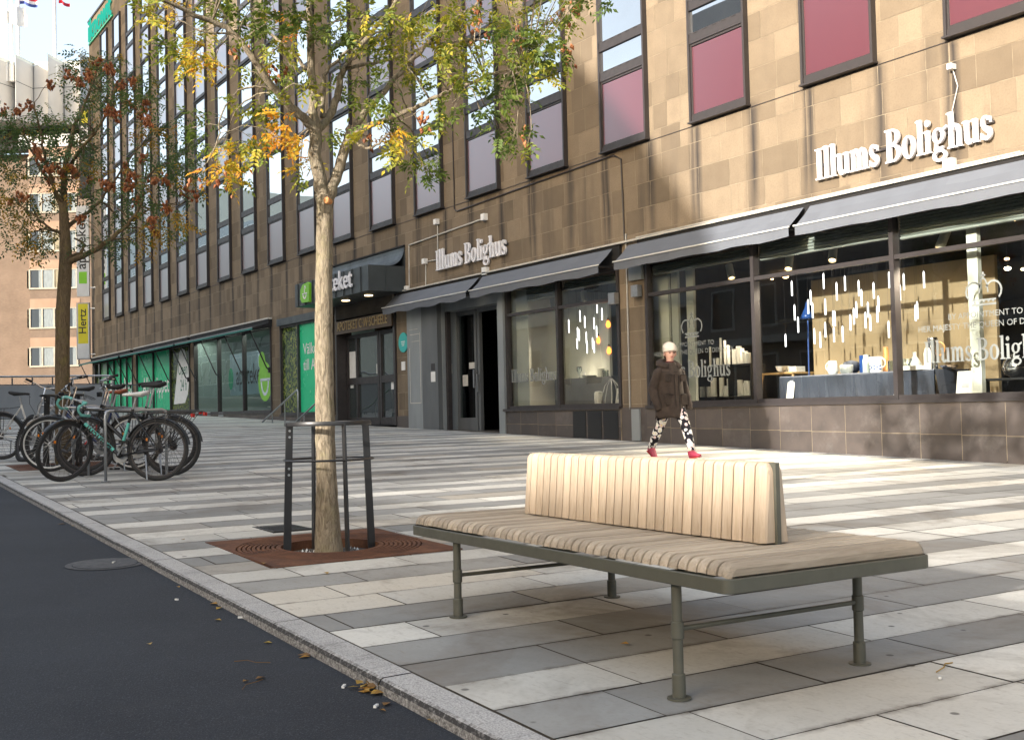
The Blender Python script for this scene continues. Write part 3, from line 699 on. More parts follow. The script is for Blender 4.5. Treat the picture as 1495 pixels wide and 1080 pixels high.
def gl(c):
    if c == 'I': return rc(.06,0,.19,.70)+rc(.0,0,.25,.035)+rc(.0,.665,.25,.70), .27
    if c == 'l': return rc(.05,0,.05+S,AS)+rc(.0,0,.215,.032)+flag(.05,AS), .225
    if c == 'i': return rc(.05,0,.05+S,XH)+rc(.0,0,.215,.032)+flag(.05,XH)+seg(.105,.62,.072,.072,.072,.072,0,360), .225
    if c == 'u': return rc(.04,.15,.04+S,XH)+flag(.04,XH)+seg(.175,.16,.135,.175,S,.07,180,330)+rc(.29,0,.29+S,XH)+flag(.29,XH)+rc(.29,0,.455,.032), .46
    if c == 'm': return rc(.05,0,.05+S,XH)+flag(.05,XH)+rc(.0,0,.205,.032)+seg(.215,.285,.155,.2,S,.07,0,150)+rc(.255,0,.37,.30)+rc(.225,0,.405,.032)+seg(.42,.285,.155,.2,S,.07,0,150)+rc(.46,0,.575,.30)+rc(.43,0,.62,.032), .63
    if c == 'h': return rc(.05,0,.05+S,AS)+flag(.05,AS)+rc(.0,0,.205,.032)+seg(.225,.285,.165,.2,S,.07,0,150)+rc(.275,0,.39,.30)+rc(.24,0,.43,.032), .44
    if c == 's': return seg(.165,.345,.14,.135,.095,.055,20,250)+seg(.175,.130,.15,.14,.1,.055,-160,75)+[[(.03,.40),(.14,.30),(.27,.2),(.23,.10),(.10,.20),(.025,.30)]]+rc(.275,.33,.30,.45)+rc(.025,.02,.05,.15), .345
    if c == 'o': return seg(.21,.235,.21,.245,.12,.05,0,360,26), .43
    if c == 'B': return rc(.06,0,.19,.70)+rc(.0,0,.26,.035)+rc(.0,.665,.26,.70)+seg(.25,.53,.215,.17,.125,.045,-90,90)+rc(.18,.655,.26,.70)+seg(.26,.185,.25,.185,.135,.05,-90,90)+rc(.18,.335,.28,.375)+rc(.18,0,.27,.045), .53
    if c == 'g': return seg(.19,.315,.18,.16,.10,.045,0,360,22)+seg(.21,-.09,.21,.125,.085,.05,0,360,22)+[[(.05,.02),(.12,.05),(.16,.17),(.09,.17)],[(.05,.02),(.30,.02),(.34,.09),(.10,.075)]]+[[(.30,.43),(.44,.50),(.45,.44),(.33,.38)]], .44
    if c == ' ': return [], .17
    return [], .2
def serif_polys(text, sp=.02):
    x = 0; out = []
    for c in text:
        ps, w = gl(c)
        out += [[(u + x, v) for u, v in p] for p in ps]; x += w + sp
    return out, x - sp
def serif_mesh(text, x0, x1, z0, y, depth, scale_z=None, b=None, shear=0):
    ps, w = serif_polys(text); s = (x1 - x0) / w; sz = scale_z or s; b = b or MB()
    for k, p in enumerate(ps):
        e = (k % 7) * .0006
        b.prism(p, lambda u, v, d: (x0 + u * s, y - d, z0 + v * sz), -depth * .0, depth + e)
    return b
def sans(text, size=1.0, bold=0.0):
    cu = bpy.data.curves.new('tmp', 'FONT'); cu.body = text; cu.size = size; cu.resolution_u = 3; cu.offset = bold
    o = bpy.data.objects.new('tmp', cu); COL.objects.link(o)
    dg = bpy.context.evaluated_depsgraph_get(); me = bpy.data.meshes.new_from_object(o.evaluated_get(dg))
    v = [tuple(q.co[:2]) for q in me.vertices]; f = [tuple(p.vertices) for p in me.polygons]
    bpy.data.objects.remove(o); bpy.data.curves.remove(cu); bpy.data.meshes.remove(me)
    return v, f
def sans_to(b, text, fn, bold=0.0, m=0, fit=None, depth=0):
    """fn(u, v, d) with u 0..1 across the text and v in the same unit (cap height about .72 of size)."""
    v, f = sans(text, 1.0, bold)
    if not v: return
    x0 = min(p[0] for p in v); x1 = max(p[0] for p in v); w = x1 - x0
    idx = [b.pt(fn((p[0] - x0) / w, p[1] / w, depth)) for p in v]
    for q in f: b.fc([idx[k] for k in q], m)
    if depth:
        from collections import Counter
        ed = Counter(); di = {}
        for q in f:
            for a, c in zip(q, q[1:] + q[:1]): ed[frozenset((a, c))] += 1; di[frozenset((a, c))] = (a, c)
        low = [b.pt(fn((p[0] - x0) / w, p[1] / w, 0)) for p in v]
        for k, n in ed.items():
            if n == 1: a, c = di[k]; b.fc((idx[a], low[a], low[c], idx[c]), m)
def sans_xz(b, text, x0, x1, z0, y, bold=0.0, m=0, depth=0, sz=1.0):
    W = x1 - x0
    sans_to(b, text, lambda u, v, d: (x0 + u * W, y - d, z0 + v * W * sz), bold, m, depth=depth)

# shop name in raised white letters, twice
def shop_name(x0, x1, z0, szr, label):
    b = serif_mesh('Illums Bolighus', x0, x1, z0, 12.455, .042, (x1 - x0) / 5.05 * szr)
    base = ((x0 + x1) / 2, 12.45, z0)
    o = single(b, 'shop_name_sign', M['white_letter'], label, 'sign', base)
    f = MB(); zz = z0 + .20
    f.box(x0, x1, 12.458, 12.475, zz, zz + .03)
    for k in range(6): x = x0 + .1 + (x1 - x0 - .2) * k / 5; f.box(x - .012, x + .012, 12.476, 12.498, zz, zz + .03)
    f.build('fixing_rail', M['bronze'], o, off=base)
shop_name(-11.19, -8.36, 4.22, 1.13, 'white serif shop name letters on sunlit sandstone above the larger awning')
shop_name(-22.52, -19.52, 4.24, 1.08, 'white serif shop name letters on shaded sandstone above the shop entrance')
# lettering stuck on the glass: parts of the shop windows
M['vinyl'] = pm('frosted_vinyl', (.24,.26,.255), None, 6, .7)
def window_text(win, x0, x1, z0, zc, crown=True):
    b = serif_mesh('Illums Bolighus', x0, x1, z0, 12.543, .002, (x1 - x0) / 5.05 * 1.12); b.build('lettering', M['vinyl'], win, off=OFF)
    if not crown: return
    xm = (x0 + x1) / 2; b = MB()
    sans_xz(b, 'BY APPOINTMENT TO', xm - .52, xm + .52, zc, 12.5405); sans_xz(b, 'HER MAJESTY THE QUEEN OF DENMARK', xm - .98, xm + .98, zc - .13, 12.5405)
    b.build('small_lettering', M['vinyl'], win, off=OFF)
    c = MB(); q = lambda u, v, d: (xm + u, 12.5425 - d, zc + .20 + v)
    for p in seg(-.14, .12, .12, .13, .025, .025, 20, 230, 8) + seg(.14, .12, .12, .13, .025, .025, -50, 160, 8) + seg(0, .10, .07, .19, .02, .02, 0, 180, 8): c.prism(p, q, 0, .002)
    for p in rc(-.17, -.06, .17, -.035) + rc(-.17, .0, .17, .02) + rc(-.012, .27, .012, .36) + rc(-.035, .31, .035, .325): c.prism(p, q, 0, .0022)
    for k in range(5): c.prism([(-.13 + k*.065 + .02*cos(a), -.008 + .02*sin(a)) for a in (0, 1.57, 3.14, 4.71)], q, 0, .0018)
    c.build('crown_emblem', M['vinyl'], win, off=OFF)
window_text(SW2, -14.95, -13.18, 1.50, 2.02); window_text(SW2, -9.55, -7.75, 1.52, 2.06); window_text(SW1, -19.62, -18.0, 1.60, 2.0, False)
def film_texts():
    b = MB(); sans_xz(b, 'Välkommen', -30.75, -28.62, 2.78, 12.530, .01); sans_xz(b, 'till Apoteket', -30.75, -28.45 + .3 - .3, 2.32, 12.530, .01); b.build('lettering', M['white'], PW1, off=OFF)
    b = MB(); sans_xz(b, 'Alltid öppet', -48.4, -44.5, 2.06, 12.530, .012, sz=1.2); b.build('lettering', M['white'], PW3, off=OFF)
    b = MB(); sans_xz(b, 'Apoteket', -54.3, -50.1, 2.12, 12.530, .012, sz=1.0); b.build('lettering', M['white'], PW4, off=OFF)
    # white leaf shape with the opening hours
    w = MB(); P = [(-43.85, 1.55), (-42.4, 1.58), (-42.02, 1.9), (-41.85, 2.4), (-41.95, 3.0), (-42.35, 3.55), (-42.75, 3.66), (-43.05, 3.5)]
    w.prism(P, lambda u, v, d: (u, 12.532 - d, v), 0, .004); o = w.build('white_leaf_film', M['white'], PW3, off=OFF)
    t = MB(); sans_xz(t, 'Open', -43.2, -42.05, 2.66, 12.526, .004, sz=1.2); sans_xz(t, '24 h', -42.95, -42.15, 2.05, 12.526, .004, sz=1.3); t.build('opening_hours', M['grtext'], o, off=OFF)
    t = MB(); sans_xz(t, 'apoteket', -37.35, -34.75, 2.10, 12.790, .004, sz=1.3); t.build('lettering', M['bronze'], PW2, off=OFF)
    g = MB(); g.prism([(-37.9 + .25 * (cos(a)), 2.32 + .38 * sin(a)) for a in [2*pi*k/14 for k in range(14)]], lambda u, v, d: (u, 12.79 - d, v), 0, .003); g.build('green_emblem', M['green'], PW2, off=OFF)
    g = MB(); g.prism([(-33.9 + .6 * cos(a), 2.1 + .62 * sin(a)) for a in [2*pi*k/18 for k in range(18)]], lambda u, v, d: (u, 12.532 - d, v), 0, .002)
    g.prism([(-34.15 + .3 * cos(a), 2.75 + .3 * sin(a)) for a in [2*pi*k/14 for k in range(14)]], lambda u, v, d: (u, 12.5325 - d, v), 0, .002); e = g.build('lime_emblem', M['lime'], PW2, off=OFF)
    g = MB()
    for p in seg(-33.9, 2.15, .36, .5, .1, .1, 180, 360, 12) + rc(-34.3, 2.12, -33.45, 2.2): g.prism(p, lambda u, v, d: (u, 12.527 - d, v), 0, .002)
    g.build('bowl_mark', M['backlit'], e, off=OFF)
M['grtext'] = pm('dark_green_print', (.02,.16,.08), None, 4, .6)
film_texts()
# pharmacy signs
def ph_signs():
    base = (-26.9, 11.47, 3.95); yf = 11.478
    b = MB(); sans_xz(b, 'apoteket', -27.20, -24.98, 4.10, yf, .006, depth=.035, sz=1.08)
    o = single(b, 'pharmacy_sign', M['white_letter'], 'white pharmacy lettering with green leaf emblem on the dark metal canopy', 'sign', base)
    g = MB(); P = [(-28.22, 4.1), (-28.1, 3.99), (-27.62, 3.98), (-27.60, 4.46), (-27.68, 4.50), (-28.05, 4.47), (-28.2, 4.34)]
    g.prism(P, lambda u, v, d: (u, 11.508 - d, v), 0, .07); e = g.build('leaf_emblem', M['lime'], o, off=base)
    k = MB()
    for p in seg(-27.9, 4.21, .13, .14, .045, .045, 180, 360, 8) + rc(-28.05, 4.20, -27.74, 4.235) + rc(-27.93, 4.2, -27.885, 4.36) + seg(-27.87, 4.34, .06, .09, .035, .035, 0, 180, 6): k.prism(p, lambda u, v, d: (u, 11.437 - d, v), 0, .004)
    k.build('emblem_mark', M['white'], e, off=base)
    base = (-26.4, 12.44, 3.16); b = MB(); b.box(-28.15, -24.78, 12.40, 12.447, 3.16, 3.50)
    o = single(b, 'fascia_sign', M['brownsign'], 'brown fascia board with bronze capitals over the pharmacy doors', 'sign', base)
    t = MB(); sans_xz(t, 'APOTEKET C·W·SCHEELE', -28.02, -25.0, 3.245, 12.398, .003, depth=.012, sz=1.25); t.build('lettering', M['brass'], o, off=base)
    base = (-24.33, 12.44, 2.55); b = MB(); b.prism([(-24.33 + .24 * cos(2*pi*k/24), 2.72 + .24 * sin(2*pi*k/24)) for k in range(24)], lambda u, v, d: (u, 12.495 - d, v), 0, .02)
    o = single(b, 'round_sign', M['teal'], 'round teal sign on the wall beside the pharmacy entrance', 'sign', base)
    t = MB()
    for k in range(3): t.box(-24.43 + .02 * k, -24.23 - .02 * k, 12.4725, 12.4745, 2.73 - .045 * k, 2.748 - .045 * k)
    t.build('printed_lines', M['white'], o, off=base)
    b = MB(); b.box(-24.44, -24.26, 12.475, 12.495, 2.05, 2.26); single(b, 'notice', M['white'], 'small white notice on the wall below the round teal sign', 'notice', (-24.35, 12.48, 2.05))
M['brownsign'] = pm('brown_fascia', (.075,.048,.026), (.06,.038,.02), 4, .5); M['brass'] = pm('bronze_lettering', (.42,.30,.14), (.34,.24,.11), 10, .35, metal=.6)
ph_signs()
# roof sign
b = MB(); sans_xz(b, 'iknowit', -57.3, -52.7, 19.55, 12.44, .0, depth=.05, sz=1.0)
o = single(b, 'roof_sign', emit('turquoise_sign_letter', (.03, .42, .30), .32), 'turquoise letters under the roof edge at the far corner of the store', 'sign', (-55, 12.4, 19.4))
f = MB(); f.box(-57.4, -52.6, 12.425, 12.495, 19.42, 19.50); f.build('rail', M['green'], o, off=(-55, 12.4, 19.4))
# banners standing out from the far corner, facing down the street
BU = Vector((.538, .842, 0)); BFW = Vector((-.842, .539, 0))
def banner(name, px0, px1, y0, y1, d, mats, label, texts, bracket_y):
    A = atD(px0, y1, d); B = atD(px1, y1, d); T = atD(px0, y0, d); base = (A + B) / 2
    u = Vector((B.x - A.x, B.y - A.y, 0)); W = u.length; u.normalize(); H = T.z - A.z; n = Vector((u.y, -u.x, 0))
    P = lambda s, v, dd: A + u * s + Vector((0, 0, v)) + n * dd
    fr = MB()
    fr.rings([[P(0, 0, -.06), P(W, 0, -.06), P(W, H, -.06), P(0, H, -.06)], [P(0, 0, .06), P(W, 0, .06), P(W, H, .06), P(0, H, .06)]])
    o = single(fr, name, mats[0], label, 'banner sign', tuple(base))
    for k, (s0, s1, v0, v1, m) in enumerate(mats[1]):
        q = MB(); q.face([P(s0 * W, v0 * H, .062 + .001 * k), P(s1 * W, v0 * H, .062 + .001 * k), P(s1 * W, v1 * H, .062 + .001 * k), P(s0 * W, v1 * H, .062 + .001 * k)]); q.build('printed_field', m, o, off=base)
    for (txt, s0, v0, v1, m, rot, asp) in texts:
        q = MB(); L = (v1 - v0) * H
        if rot: sans_to(q, txt, lambda a, c, dd: P(s0 * W - c * L * asp, v0 * H + a * L, .067), .012)
        else: sans_to(q, txt, lambda a, c, dd: P(s0 * W + a * asp * W, v0 * H + c * asp * W, .067), .02)
        q.build('lettering', m, o, off=base)
    for y in bracket_y:
        z = atD(px1, y, d).z - A.z; q = MB(); q.tube([P(W + .02, z, 0), P(W + .30, z, 0)], .035, 6); q.tube([P(W + .26, z, 0), P(W + .30, z, 0)], .07, 8); q.build('bracket', M['white'], o, off=base)
    return o
M['yellow'] = pm('yellow_banner', (.62,.56,.02), (.56,.50,.02), 3, .6); M['ink'] = pm('black_print', (.02,.02,.02), None, 5, .6); M['bw'] = pm('white_banner', (.60,.62,.63), (.52,.54,.55), 2, .7)
banner('rental_banner', 113, 132, 442, 525, 54.8, (M['zinc'], [(.06, .94, .02, .98, M['bw']), (.12, .88, .28, .98, M['yellow'])]), 'yellow and white vertical banner with black lettering at the far building corner', [('Hertz', .73, .46, .89, M['ink'], True, 1.0)], (450, 517))
banner('pharmacy_banner', 113, 131, 300, 433, 54.8, (M['bw'], [(.18, .82, .14, .27, M['lime'])]), 'white vertical pharmacy banner with green emblem above the yellow banner', [('apoteket', .74, .30, .86, M['ink'], True, .95)], (420,))
banner('restaurant_banner', 117, 133, 152, 290, 54.9, (M['ink'], [(.2, .8, .80, .93, M['yellow'])]), 'black vertical banner with white letters topmost behind the left tree', [(c, .18, .70 - .085 * k, .0, M['white'], False, .62) for k, c in enumerate('MCDO')], (200,))
# ------------------------------------------------------------------ shop goods
M['tube'] = emit('lit_tube_lamp', (1, .98, .94), .75); M['bulb'] = emit('amber_bulb', (1, .22, .03), 1.3); M['spot_on'] = emit('spotlight_lens', (1, .62, .30), 2.2); M['spot_hot'] = emit('hot_lamp', (1, .85, .6), 7.0)
M['candle'] = pm('white_wax', (.80,.79,.75), (.74,.73,.69), 9, .5); M['navy'] = pm('navy_cloth', (.028,.036,.058), (.038,.047,.07), 5, .85, .2); M['pale_wood'] = pm('pale_oak', (.46,.29,.12), (.38,.24,.10), 6, .5, stretch=(1,1,6))
M['blue'] = pm('blue_enamel', (.015,.06,.24), None, 6, .3); M['china'] = pm('white_china', (.70,.71,.70), (.64,.65,.64), 7, .2); M['steel'] = M['chrome']; M['terracotta'] = pm('orange_handle', (.50,.22,.07), None, 7, .4); M['grey_cer'] = pm('grey_stoneware', (.28,.30,.30), (.22,.24,.24), 7, .4)
M['celadon'] = pm('pale_green_stoneware', (.40,.46,.42), None, 7, .35); M['clear'] = glass_mat('clear_glassware', (.88,.92,.92), 1.5, 2.6)
def tubes(pts, Y, zt, label, group, s=.2037, ox=1080, oy=380, rr=.0125):
    pr = None
    for (x, a, c) in pts:
        p0 = onY(ox + x * s, oy + a * s, Y); p1 = onY(ox + x * s, oy + c * s, Y); h = p0.z - p1.z
        b = MB(); b.lathe([(.001, 0), (rr, .004), (rr, h - .03), (rr * .5, h - .008), (.001, h)], n=8)
        o = single(b, 'pendant_tube_lamp', M['tube'], label, 'pendant lamp', (0,0,0), group); o.location = p1
        d = MB(); d.tube([(0, 0, h), (0, 0, zt - p1.z)], .0016, 3); d.build('cord', M['bronze'], o)
R2L = [(375,145,255),(603,90,205),(395,315,430),(420,403,518),(492,278,385),(510,210,320),(524,300,415),(615,272,392),(615,440,553),(537,485,600),(579,510,627),(672,358,470),(683,358,472),(677,475,587),(697,155,288),(740,467,587),(756,108,220),(795,385,503),(820,340,460),(838,292,412),(855,140,258),(875,205,328),(903,368,487),(921,297,410),(938,388,505),(962,155,275),(988,325,445),(996,253,370),(1070,433,555),(1073,80,200),(1150,165,290),(1178,92,215),(330,525,620),(1322,75,200),(1262,315,435),(1275,292,420)]
tubes(R2L, 13.25, 3.55, 'slim white tube pendant lamp among those hanging in the large sunlit shop window', 'tube lamps hanging over the navy display table')
R1L = [(516,262,375),(608,185,283),(648,232,333),(588,325,412),(601,340,440),(661,362,465),(585,415,508),(668,440,545),(725,245,345),(746,312,412),(750,137,210),(791,165,270),(713,410,510),(726,440,540)]
tubes(R1L, 13.5, 3.55, 'slim white tube pendant lamp among those hanging in the smaller shop window', 'tube lamps hanging in the smaller window', .17595, 740, 420, .012)
for i, (x, y, lb) in enumerate(((841, 305, 'glowing amber bulb hanging highest of three in the smaller shop window'), (761, 437, 'glowing amber bulb hanging to the left of the other two in the smaller window'), (848, 523, 'glowing amber bulb hanging lowest of three in the smaller shop window'))):
    p = onY(740 + x * .17595, 420 + y * .17595, 13.9); b = MB(); b.lathe([(.001, -.07), (.04, -.05), (.05, 0), (.03, .06), (.015, .08), (.001, .085)], n=10)
    o = single(b, 'pendant_bulb', M['bulb'], lb, 'pendant bulb', (0,0,0)); o.location = p
    d = MB(); d.lathe([(.02, .086), (.02, .13), (.004, .135), (.003, 3.55 - p.z), (.001, 3.555 - p.z)], n=6); d.build('cord', M['bronze'], o)
def spot(px, py, Y, lab, tilt=(-.35, -.4), en=150):
    p = onY(px, py, Y); o = thing('ceiling_spotlight', lab, 'spotlight', p)
    d = Vector((tilt[0], tilt[1], -1)).normalized(); q = d.to_track_quat('Z', 'X').to_matrix().to_4x4()
    b = MB(); b.M = q; b.lathe([(.05, -.13), (.062, -.12), (.065, .13), (.055, .135), (.052, .10)], n=14); b.build('housing', M['cream'], o, smooth=True, angle=.6)
    b = MB(); b.M = q; b.lathe([(.001, .105), (.051, .105), (.051, .1), (.001, .1)], n=14); b.build('lens', M['spot_on'], o)
    b = MB(); b.tube([(0, 0, 0), (0, 0, 3.55 - p.z)], .012, 6); b.build('stem', M['black_metal'], o)
    l = bpy.data.lights.new('spot_beam', 'SPOT'); l.energy = en; l.spot_size = 1.6; l.spot_blend = .6; l.color = (1, .82, .62); l.shadow_soft_size = .05
    lo = bpy.data.objects.new('spot_beam', l); COL.objects.link(lo); lo.parent = o; lo.location = d * .16; lo.rotation_euler = (-d).to_track_quat('Z', 'X').to_euler()
spot(1066, 396, 13.3, 'white ceiling spotlight tilted above the candle shelves', (.35, -.12), 90); spot(1152, 383, 13.2, 'white ceiling spotlight in the middle of the large window pane', (.3, -.5)); spot(1216, 370, 13.2, 'white ceiling spotlight over the left half of the navy table', (.3, -.5)); spot(1377, 349, 13.1, 'white ceiling spotlight nearest to the pale green post', (-.3, -.3))
spot(807, 441, 13.2, 'white ceiling spotlight left of the mullion in the smaller shop window', (.30, -.1), 45); spot(853, 434, 13.2, 'white ceiling spotlight right of the mullion in the smaller shop window', (.30, -.1), 45)
for (x, y, Y, r, mt, lb) in ((1471, 392, 16, .05, 'spot_hot', 'glaring bare lamp deep inside the shop'), (1481, 320, 14, .05, 'spot_on', 'round recessed ceiling light in the shop'), (1494, 393, 16, .04, 'spot_on', 'glowing lamp cut by the picture edge inside the shop'), (1125, 407, 16, .06, 'spot_on', 'small ceiling light behind the candles, left of its twin'), (1147, 404, 16, .06, 'spot_on', 'small ceiling light behind the candles, right of its twin'), (1470, 378, 16.5, .04, 'spot_on', 'tiny lamp just above the glaring bare lamp')):
    p = onY(x, y, Y); b = MB(); b.lathe([(.001, -r * .6), (r * .8, -r * .4), (r, 0), (r * .8, r * .4), (.001, r * .6)], n=10); o = single(b, 'shop_lamp', M[mt], lb, 'lamp', (0,0,0)); o.location = p
    d = MB(); d.tube([(0, 0, r * .5), (0, 0, max(3.55 - p.z, r))], .006, 4); d.build('stem', M['bronze'], o)
# candle shelves
p0 = onY(1030, 535, 13.4); p1 = onY(1101, 532, 13.4); zs = p0.z
t = thing('candle_shelf', 'black two tier shelf carrying white candles in the shop window', 'shelf', ((p0.x + p1.x) / 2, 13.4, 1.03))
hx = (p1.x - p0.x) / 2 + .1
b = MB(); b.box(-hx, hx, -.18, .18, zs - 1.03 - .02, zs - 1.03); b.build('upper_board', M['black_metal'], t)
b = MB(); b.box(-hx - .5, hx, -.18, .18, .13, .15); b.build('lower_board', M['black_metal'], t)
for x in (-hx + .02, .15, hx - .02):
    b = MB(); b.box(x - .012, x + .012, -.17, .17, 0, zs - 1.03 - .021); b.build('leg', M['black_metal'], t)
rc_ = random.Random(21)
def candle(x, z, h, r, lb, g, y=13.4):
    b = MB(); b.lathe([(r, 0), (r, h - .004), (r * .9, h), (.001, h - .004)], n=10); b.tube([(0, 0, h - .004), (.001, 0, h + .008)], .0015, 3)
    o = single(b, 'candle', M['candle'], lb, 'candle', (0,0,0), g, smooth=True, angle=.7); o.location = (x, y, z)
up = [(1040,.33,.022),(1047,.13,.04),(1052,.47,.024),(1059,.42,.024),(1066,.33,.03),(1070,.26,.04),(1077,.3,.05),(1084,.26,.035),(1088,.21,.05),(1095,.18,.045)]
for px, h, r in up: candle(onY(px, 530, 13.4).x, zs + .001, h, r, 'white pillar candle standing on the upper board of the black shelf', 'white candles on the upper shelf board', 13.34 + rc_.uniform(0, .12))
lo = [(1030,.2,.05),(1036,.2,.045),(1041,.3,.045),(1046,.36,.05),(1052,.36,.045),(1063,.2,.05),(1068,.33,.05),(1073,.26,.04),(1077,.3,.05),(1082,.24,.045),(1087,.28,.04),(1092,.27,.035),(1097,.22,.04)]
for px, h, r in lo: candle(onY(px, 575, 13.4).x, 1.181, h * .9, r, 'white pillar candle standing on the lower board of the black shelf', 'white candles on the lower shelf board', 13.34 + rc_.uniform(0, .12))
# small oak table with bowls
p0 = onY(1125, 545, 13.5); p1 = onY(1173, 543, 13.5); zt = p0.z
t = thing('oak_table', 'small pale oak side table with rounded legs beside the navy cloth table', 'side table', ((p0.x + p1.x) / 2, 13.5, 1.032)); hx = (p1.x - p0.x) / 2; H = zt - 1.032
b = MB(); b.box(-hx, hx, -.25, .25, H - .03, H); b.build('tabletop', M['pale_wood'], t, smooth=False)
for sx in (-1, 1):
    for sy in (-1, 1):
        b = MB(); b.tube([(sx * (hx - .03), sy * .2, H - .031), (sx * (hx - .015), sy * .22, H - .15), (sx * (hx + .02), sy * .23, 0)], [.022, .02, .015], 8); b.build('leg', M['pale_wood'], t)
def pot(prof, px, py, Y, z, mat, name, lb, cat, handle=None, spout=None):
    p = onY(px, py, Y); o = thing(name, lb, cat, (p.x, Y, z)); b = MB(); b.lathe(prof, n=14); b.build('body', M[mat], o, smooth=True, angle=.9)
    if handle:
        r, zc, s, m = handle; b = MB(); b.torus((s * prof[len(prof)//2][0] + s * r * .3, 0, zc), r, .008, 'y', 14, 6); b.build('handle', M[m], o)
    if spout: b = MB(); b.tube(spout, [.02, .012], 6); b.build('spout', M[mat], o)
    return o
pot([(.05,0),(.10,.04),(.12,.10),(.115,.10),(.09,.03),(.001,.012)], 1143, 540, 13.42, zt + .001, 'china', 'china_bowl', 'white bowl standing on the oak side table', 'bowl')
b = MB()
for k in range(3): b.box(-.13, .13, -.1, .1, .03 * k, .03 * k + .026, a=.3 + .2 * k)
o = single(b, 'book_pile', M['candle'], 'pale stacked books beside the bowl on the oak table', 'books', (0,0,0)); o.location = (onY(1160, 540, 13.5).x, 13.5, zt + .001)
# navy table
p0 = onY(1155, 547, 13.3); p1 = onY(1382, 546, 13.3); zt = p0.z - .03
t = thing('cloth_table', 'long display table under a navy cloth across the shop window', 'table', ((p0.x + p1.x) / 2, 13.35, 1.032)); hx = (p1.x - p0.x) / 2; H = zt - 1.032
b = MB(); N = 40; r = random.Random(2); F = []
for k in range(N + 1):
    x = -hx + 2 * hx * k / N; w = .02 * sin(k * 1.9) + .012 * sin(k * .73 + 1)
    F.append([(x, -.30, H), (x, -.315, H - .02), (x, -.32 + w, .05)])
for A, B in zip(F, F[1:]):
    for k in range(2): b.face([A[k], A[k+1], B[k+1], B[k]])
b.box(-hx, hx, -.30, .45, H - .002, H)
b.face([(-hx, -.3, H), (-hx - .12, -.25, .05), (-hx - .1, .4, .05), (-hx, .45, H)]); b.face([(hx, -.3, H), (hx + .03, -.25, .05), (hx + .03, .4, .05), (hx, .45, H)])
b.build('tablecloth', M['navy'], t, smooth=False)
b = MB(); b.box(-hx + .1, hx - .1, -.2, .35, H - .06, H - .01); 
for sx in (-1, 1):
    for sy in (-.15, .3): b.box(sx * (hx - .15) - .025, sx * (hx - .15) + .025, sy - .025, sy + .025, 0, H - .061)
b.build('trestle', M['black_metal'], t)
ZT = zt + .002
pot([(.06,0),(.085,.06),(.07,.16),(.06,.20),(.055,.20),(.05,.02),(.001,.01)], 1216, 540, 13.22, ZT, 'china', 'jug', 'white jug with a wide handle on the left of the navy table', 'jug', (.06, .12, -1, 'china'))
pot([(.08,0),(.10,.05),(.10,.12),(.09,.13),(.085,.02),(.001,.01)], 1236, 540, 13.2, ZT, 'grey_cer', 'stoneware_bowl', 'grey bowl full of folded blue napkins on the navy table', 'bowl')
pot([(.07,0),(.12,.05),(.13,.12),(.11,.17),(.06,.19),(.001,.20)], 1243, 538, 13.4, ZT, 'navy', 'napkin_heap', 'dark blue heap of cloth napkins behind the grey bowl', 'napkins')
pot([(.08,0),(.08,.26),(.07,.265),(.07,.02),(.001,.02)], 1263, 540, 13.45, ZT, 'blue', 'blue_tin', 'tall blue tin behind the pale thermos flask', 'tin')
pot([(.05,0),(.052,.18),(.04,.22),(.035,.26),(.001,.265)], 1265, 541, 13.25, ZT, 'celadon', 'thermos', 'pale green thermos flask beside the blue patterned jug', 'flask')
o = pot([(.085,0),(.088,.02),(.088,.10),(.09,.101),(.085,.16),(.10,.22),(.09,.215),(.075,.03),(.001,.02)], 1279, 541, 13.2, ZT, 'china', 'patterned_jug', 'white jug with a blue checked band in the middle of the navy table', 'jug', (.065, .13, 1, 'china'))
b = MB()
for k in range(14):
    for j in range(3):
        if (k + j) % 2:
            a0 = 2*pi*k/14 + .03; a1 = 2*pi*(k+1)/14 - .03; b.face([(.0905*cos(a0), .0905*sin(a0), .03+.025*j), (.0905*cos(a1), .0905*sin(a1), .03+.025*j), (.0905*cos(a1), .0905*sin(a1), .052+.025*j), (.0905*cos(a0), .0905*sin(a0), .052+.025*j)])
b.build('checked_band', M['blue'], o)
pot([(.05,0),(.05,.05),(.032,.12),(.04,.26),(.035,.36),(.001,.365)], 1294, 537, 13.4, ZT, 'terracotta', 'pepper_mill', 'orange wooden pepper mill standing behind the patterned jug', 'pepper mill')
pot([(.065,0),(.065,.15),(.06,.15),(.058,.015),(.001,.01)], 1303, 540, 13.2, ZT, 'clear', 'glass_tumbler', 'clear tumbler beside the window mullion on the navy table', 'glass')
pot([(.07,0),(.11,.05),(.12,.17),(.115,.17),(.1,.05),(.001,.02)], 1323, 541, 13.3, ZT, 'clear', 'glass_bowl', 'deep clear glass bowl right of the mullion on the navy table', 'glass bowl')
pot([(.07,0),(.10,.08),(.05,.17),(.025,.20),(.03,.26),(.001,.26)], 1336, 539, 13.35, ZT, 'grey_cer', 'decanter', 'dark rounded decanter between glass bowl and white bottle', 'decanter')
b = MB()
for k in range(2): b.box(-.2 + .04*k, .2 - .03*k, -.1, .1, .03*k, .03*k + .027, a=.4)
o = single(b, 'book_pile', M['candle'], 'pale flat books lying in front of the decanter', 'books', (0,0,0)); o.location = (onY(1334, 545, 13.1).x, 13.1, ZT)
pot([(.05,0),(.052,.22),(.035,.27),(.03,.29),(.001,.295)], 1355, 542, 13.15, ZT, 'china', 'white_bottle', 'slim white bottle standing in front of the tall coffee press', 'bottle')
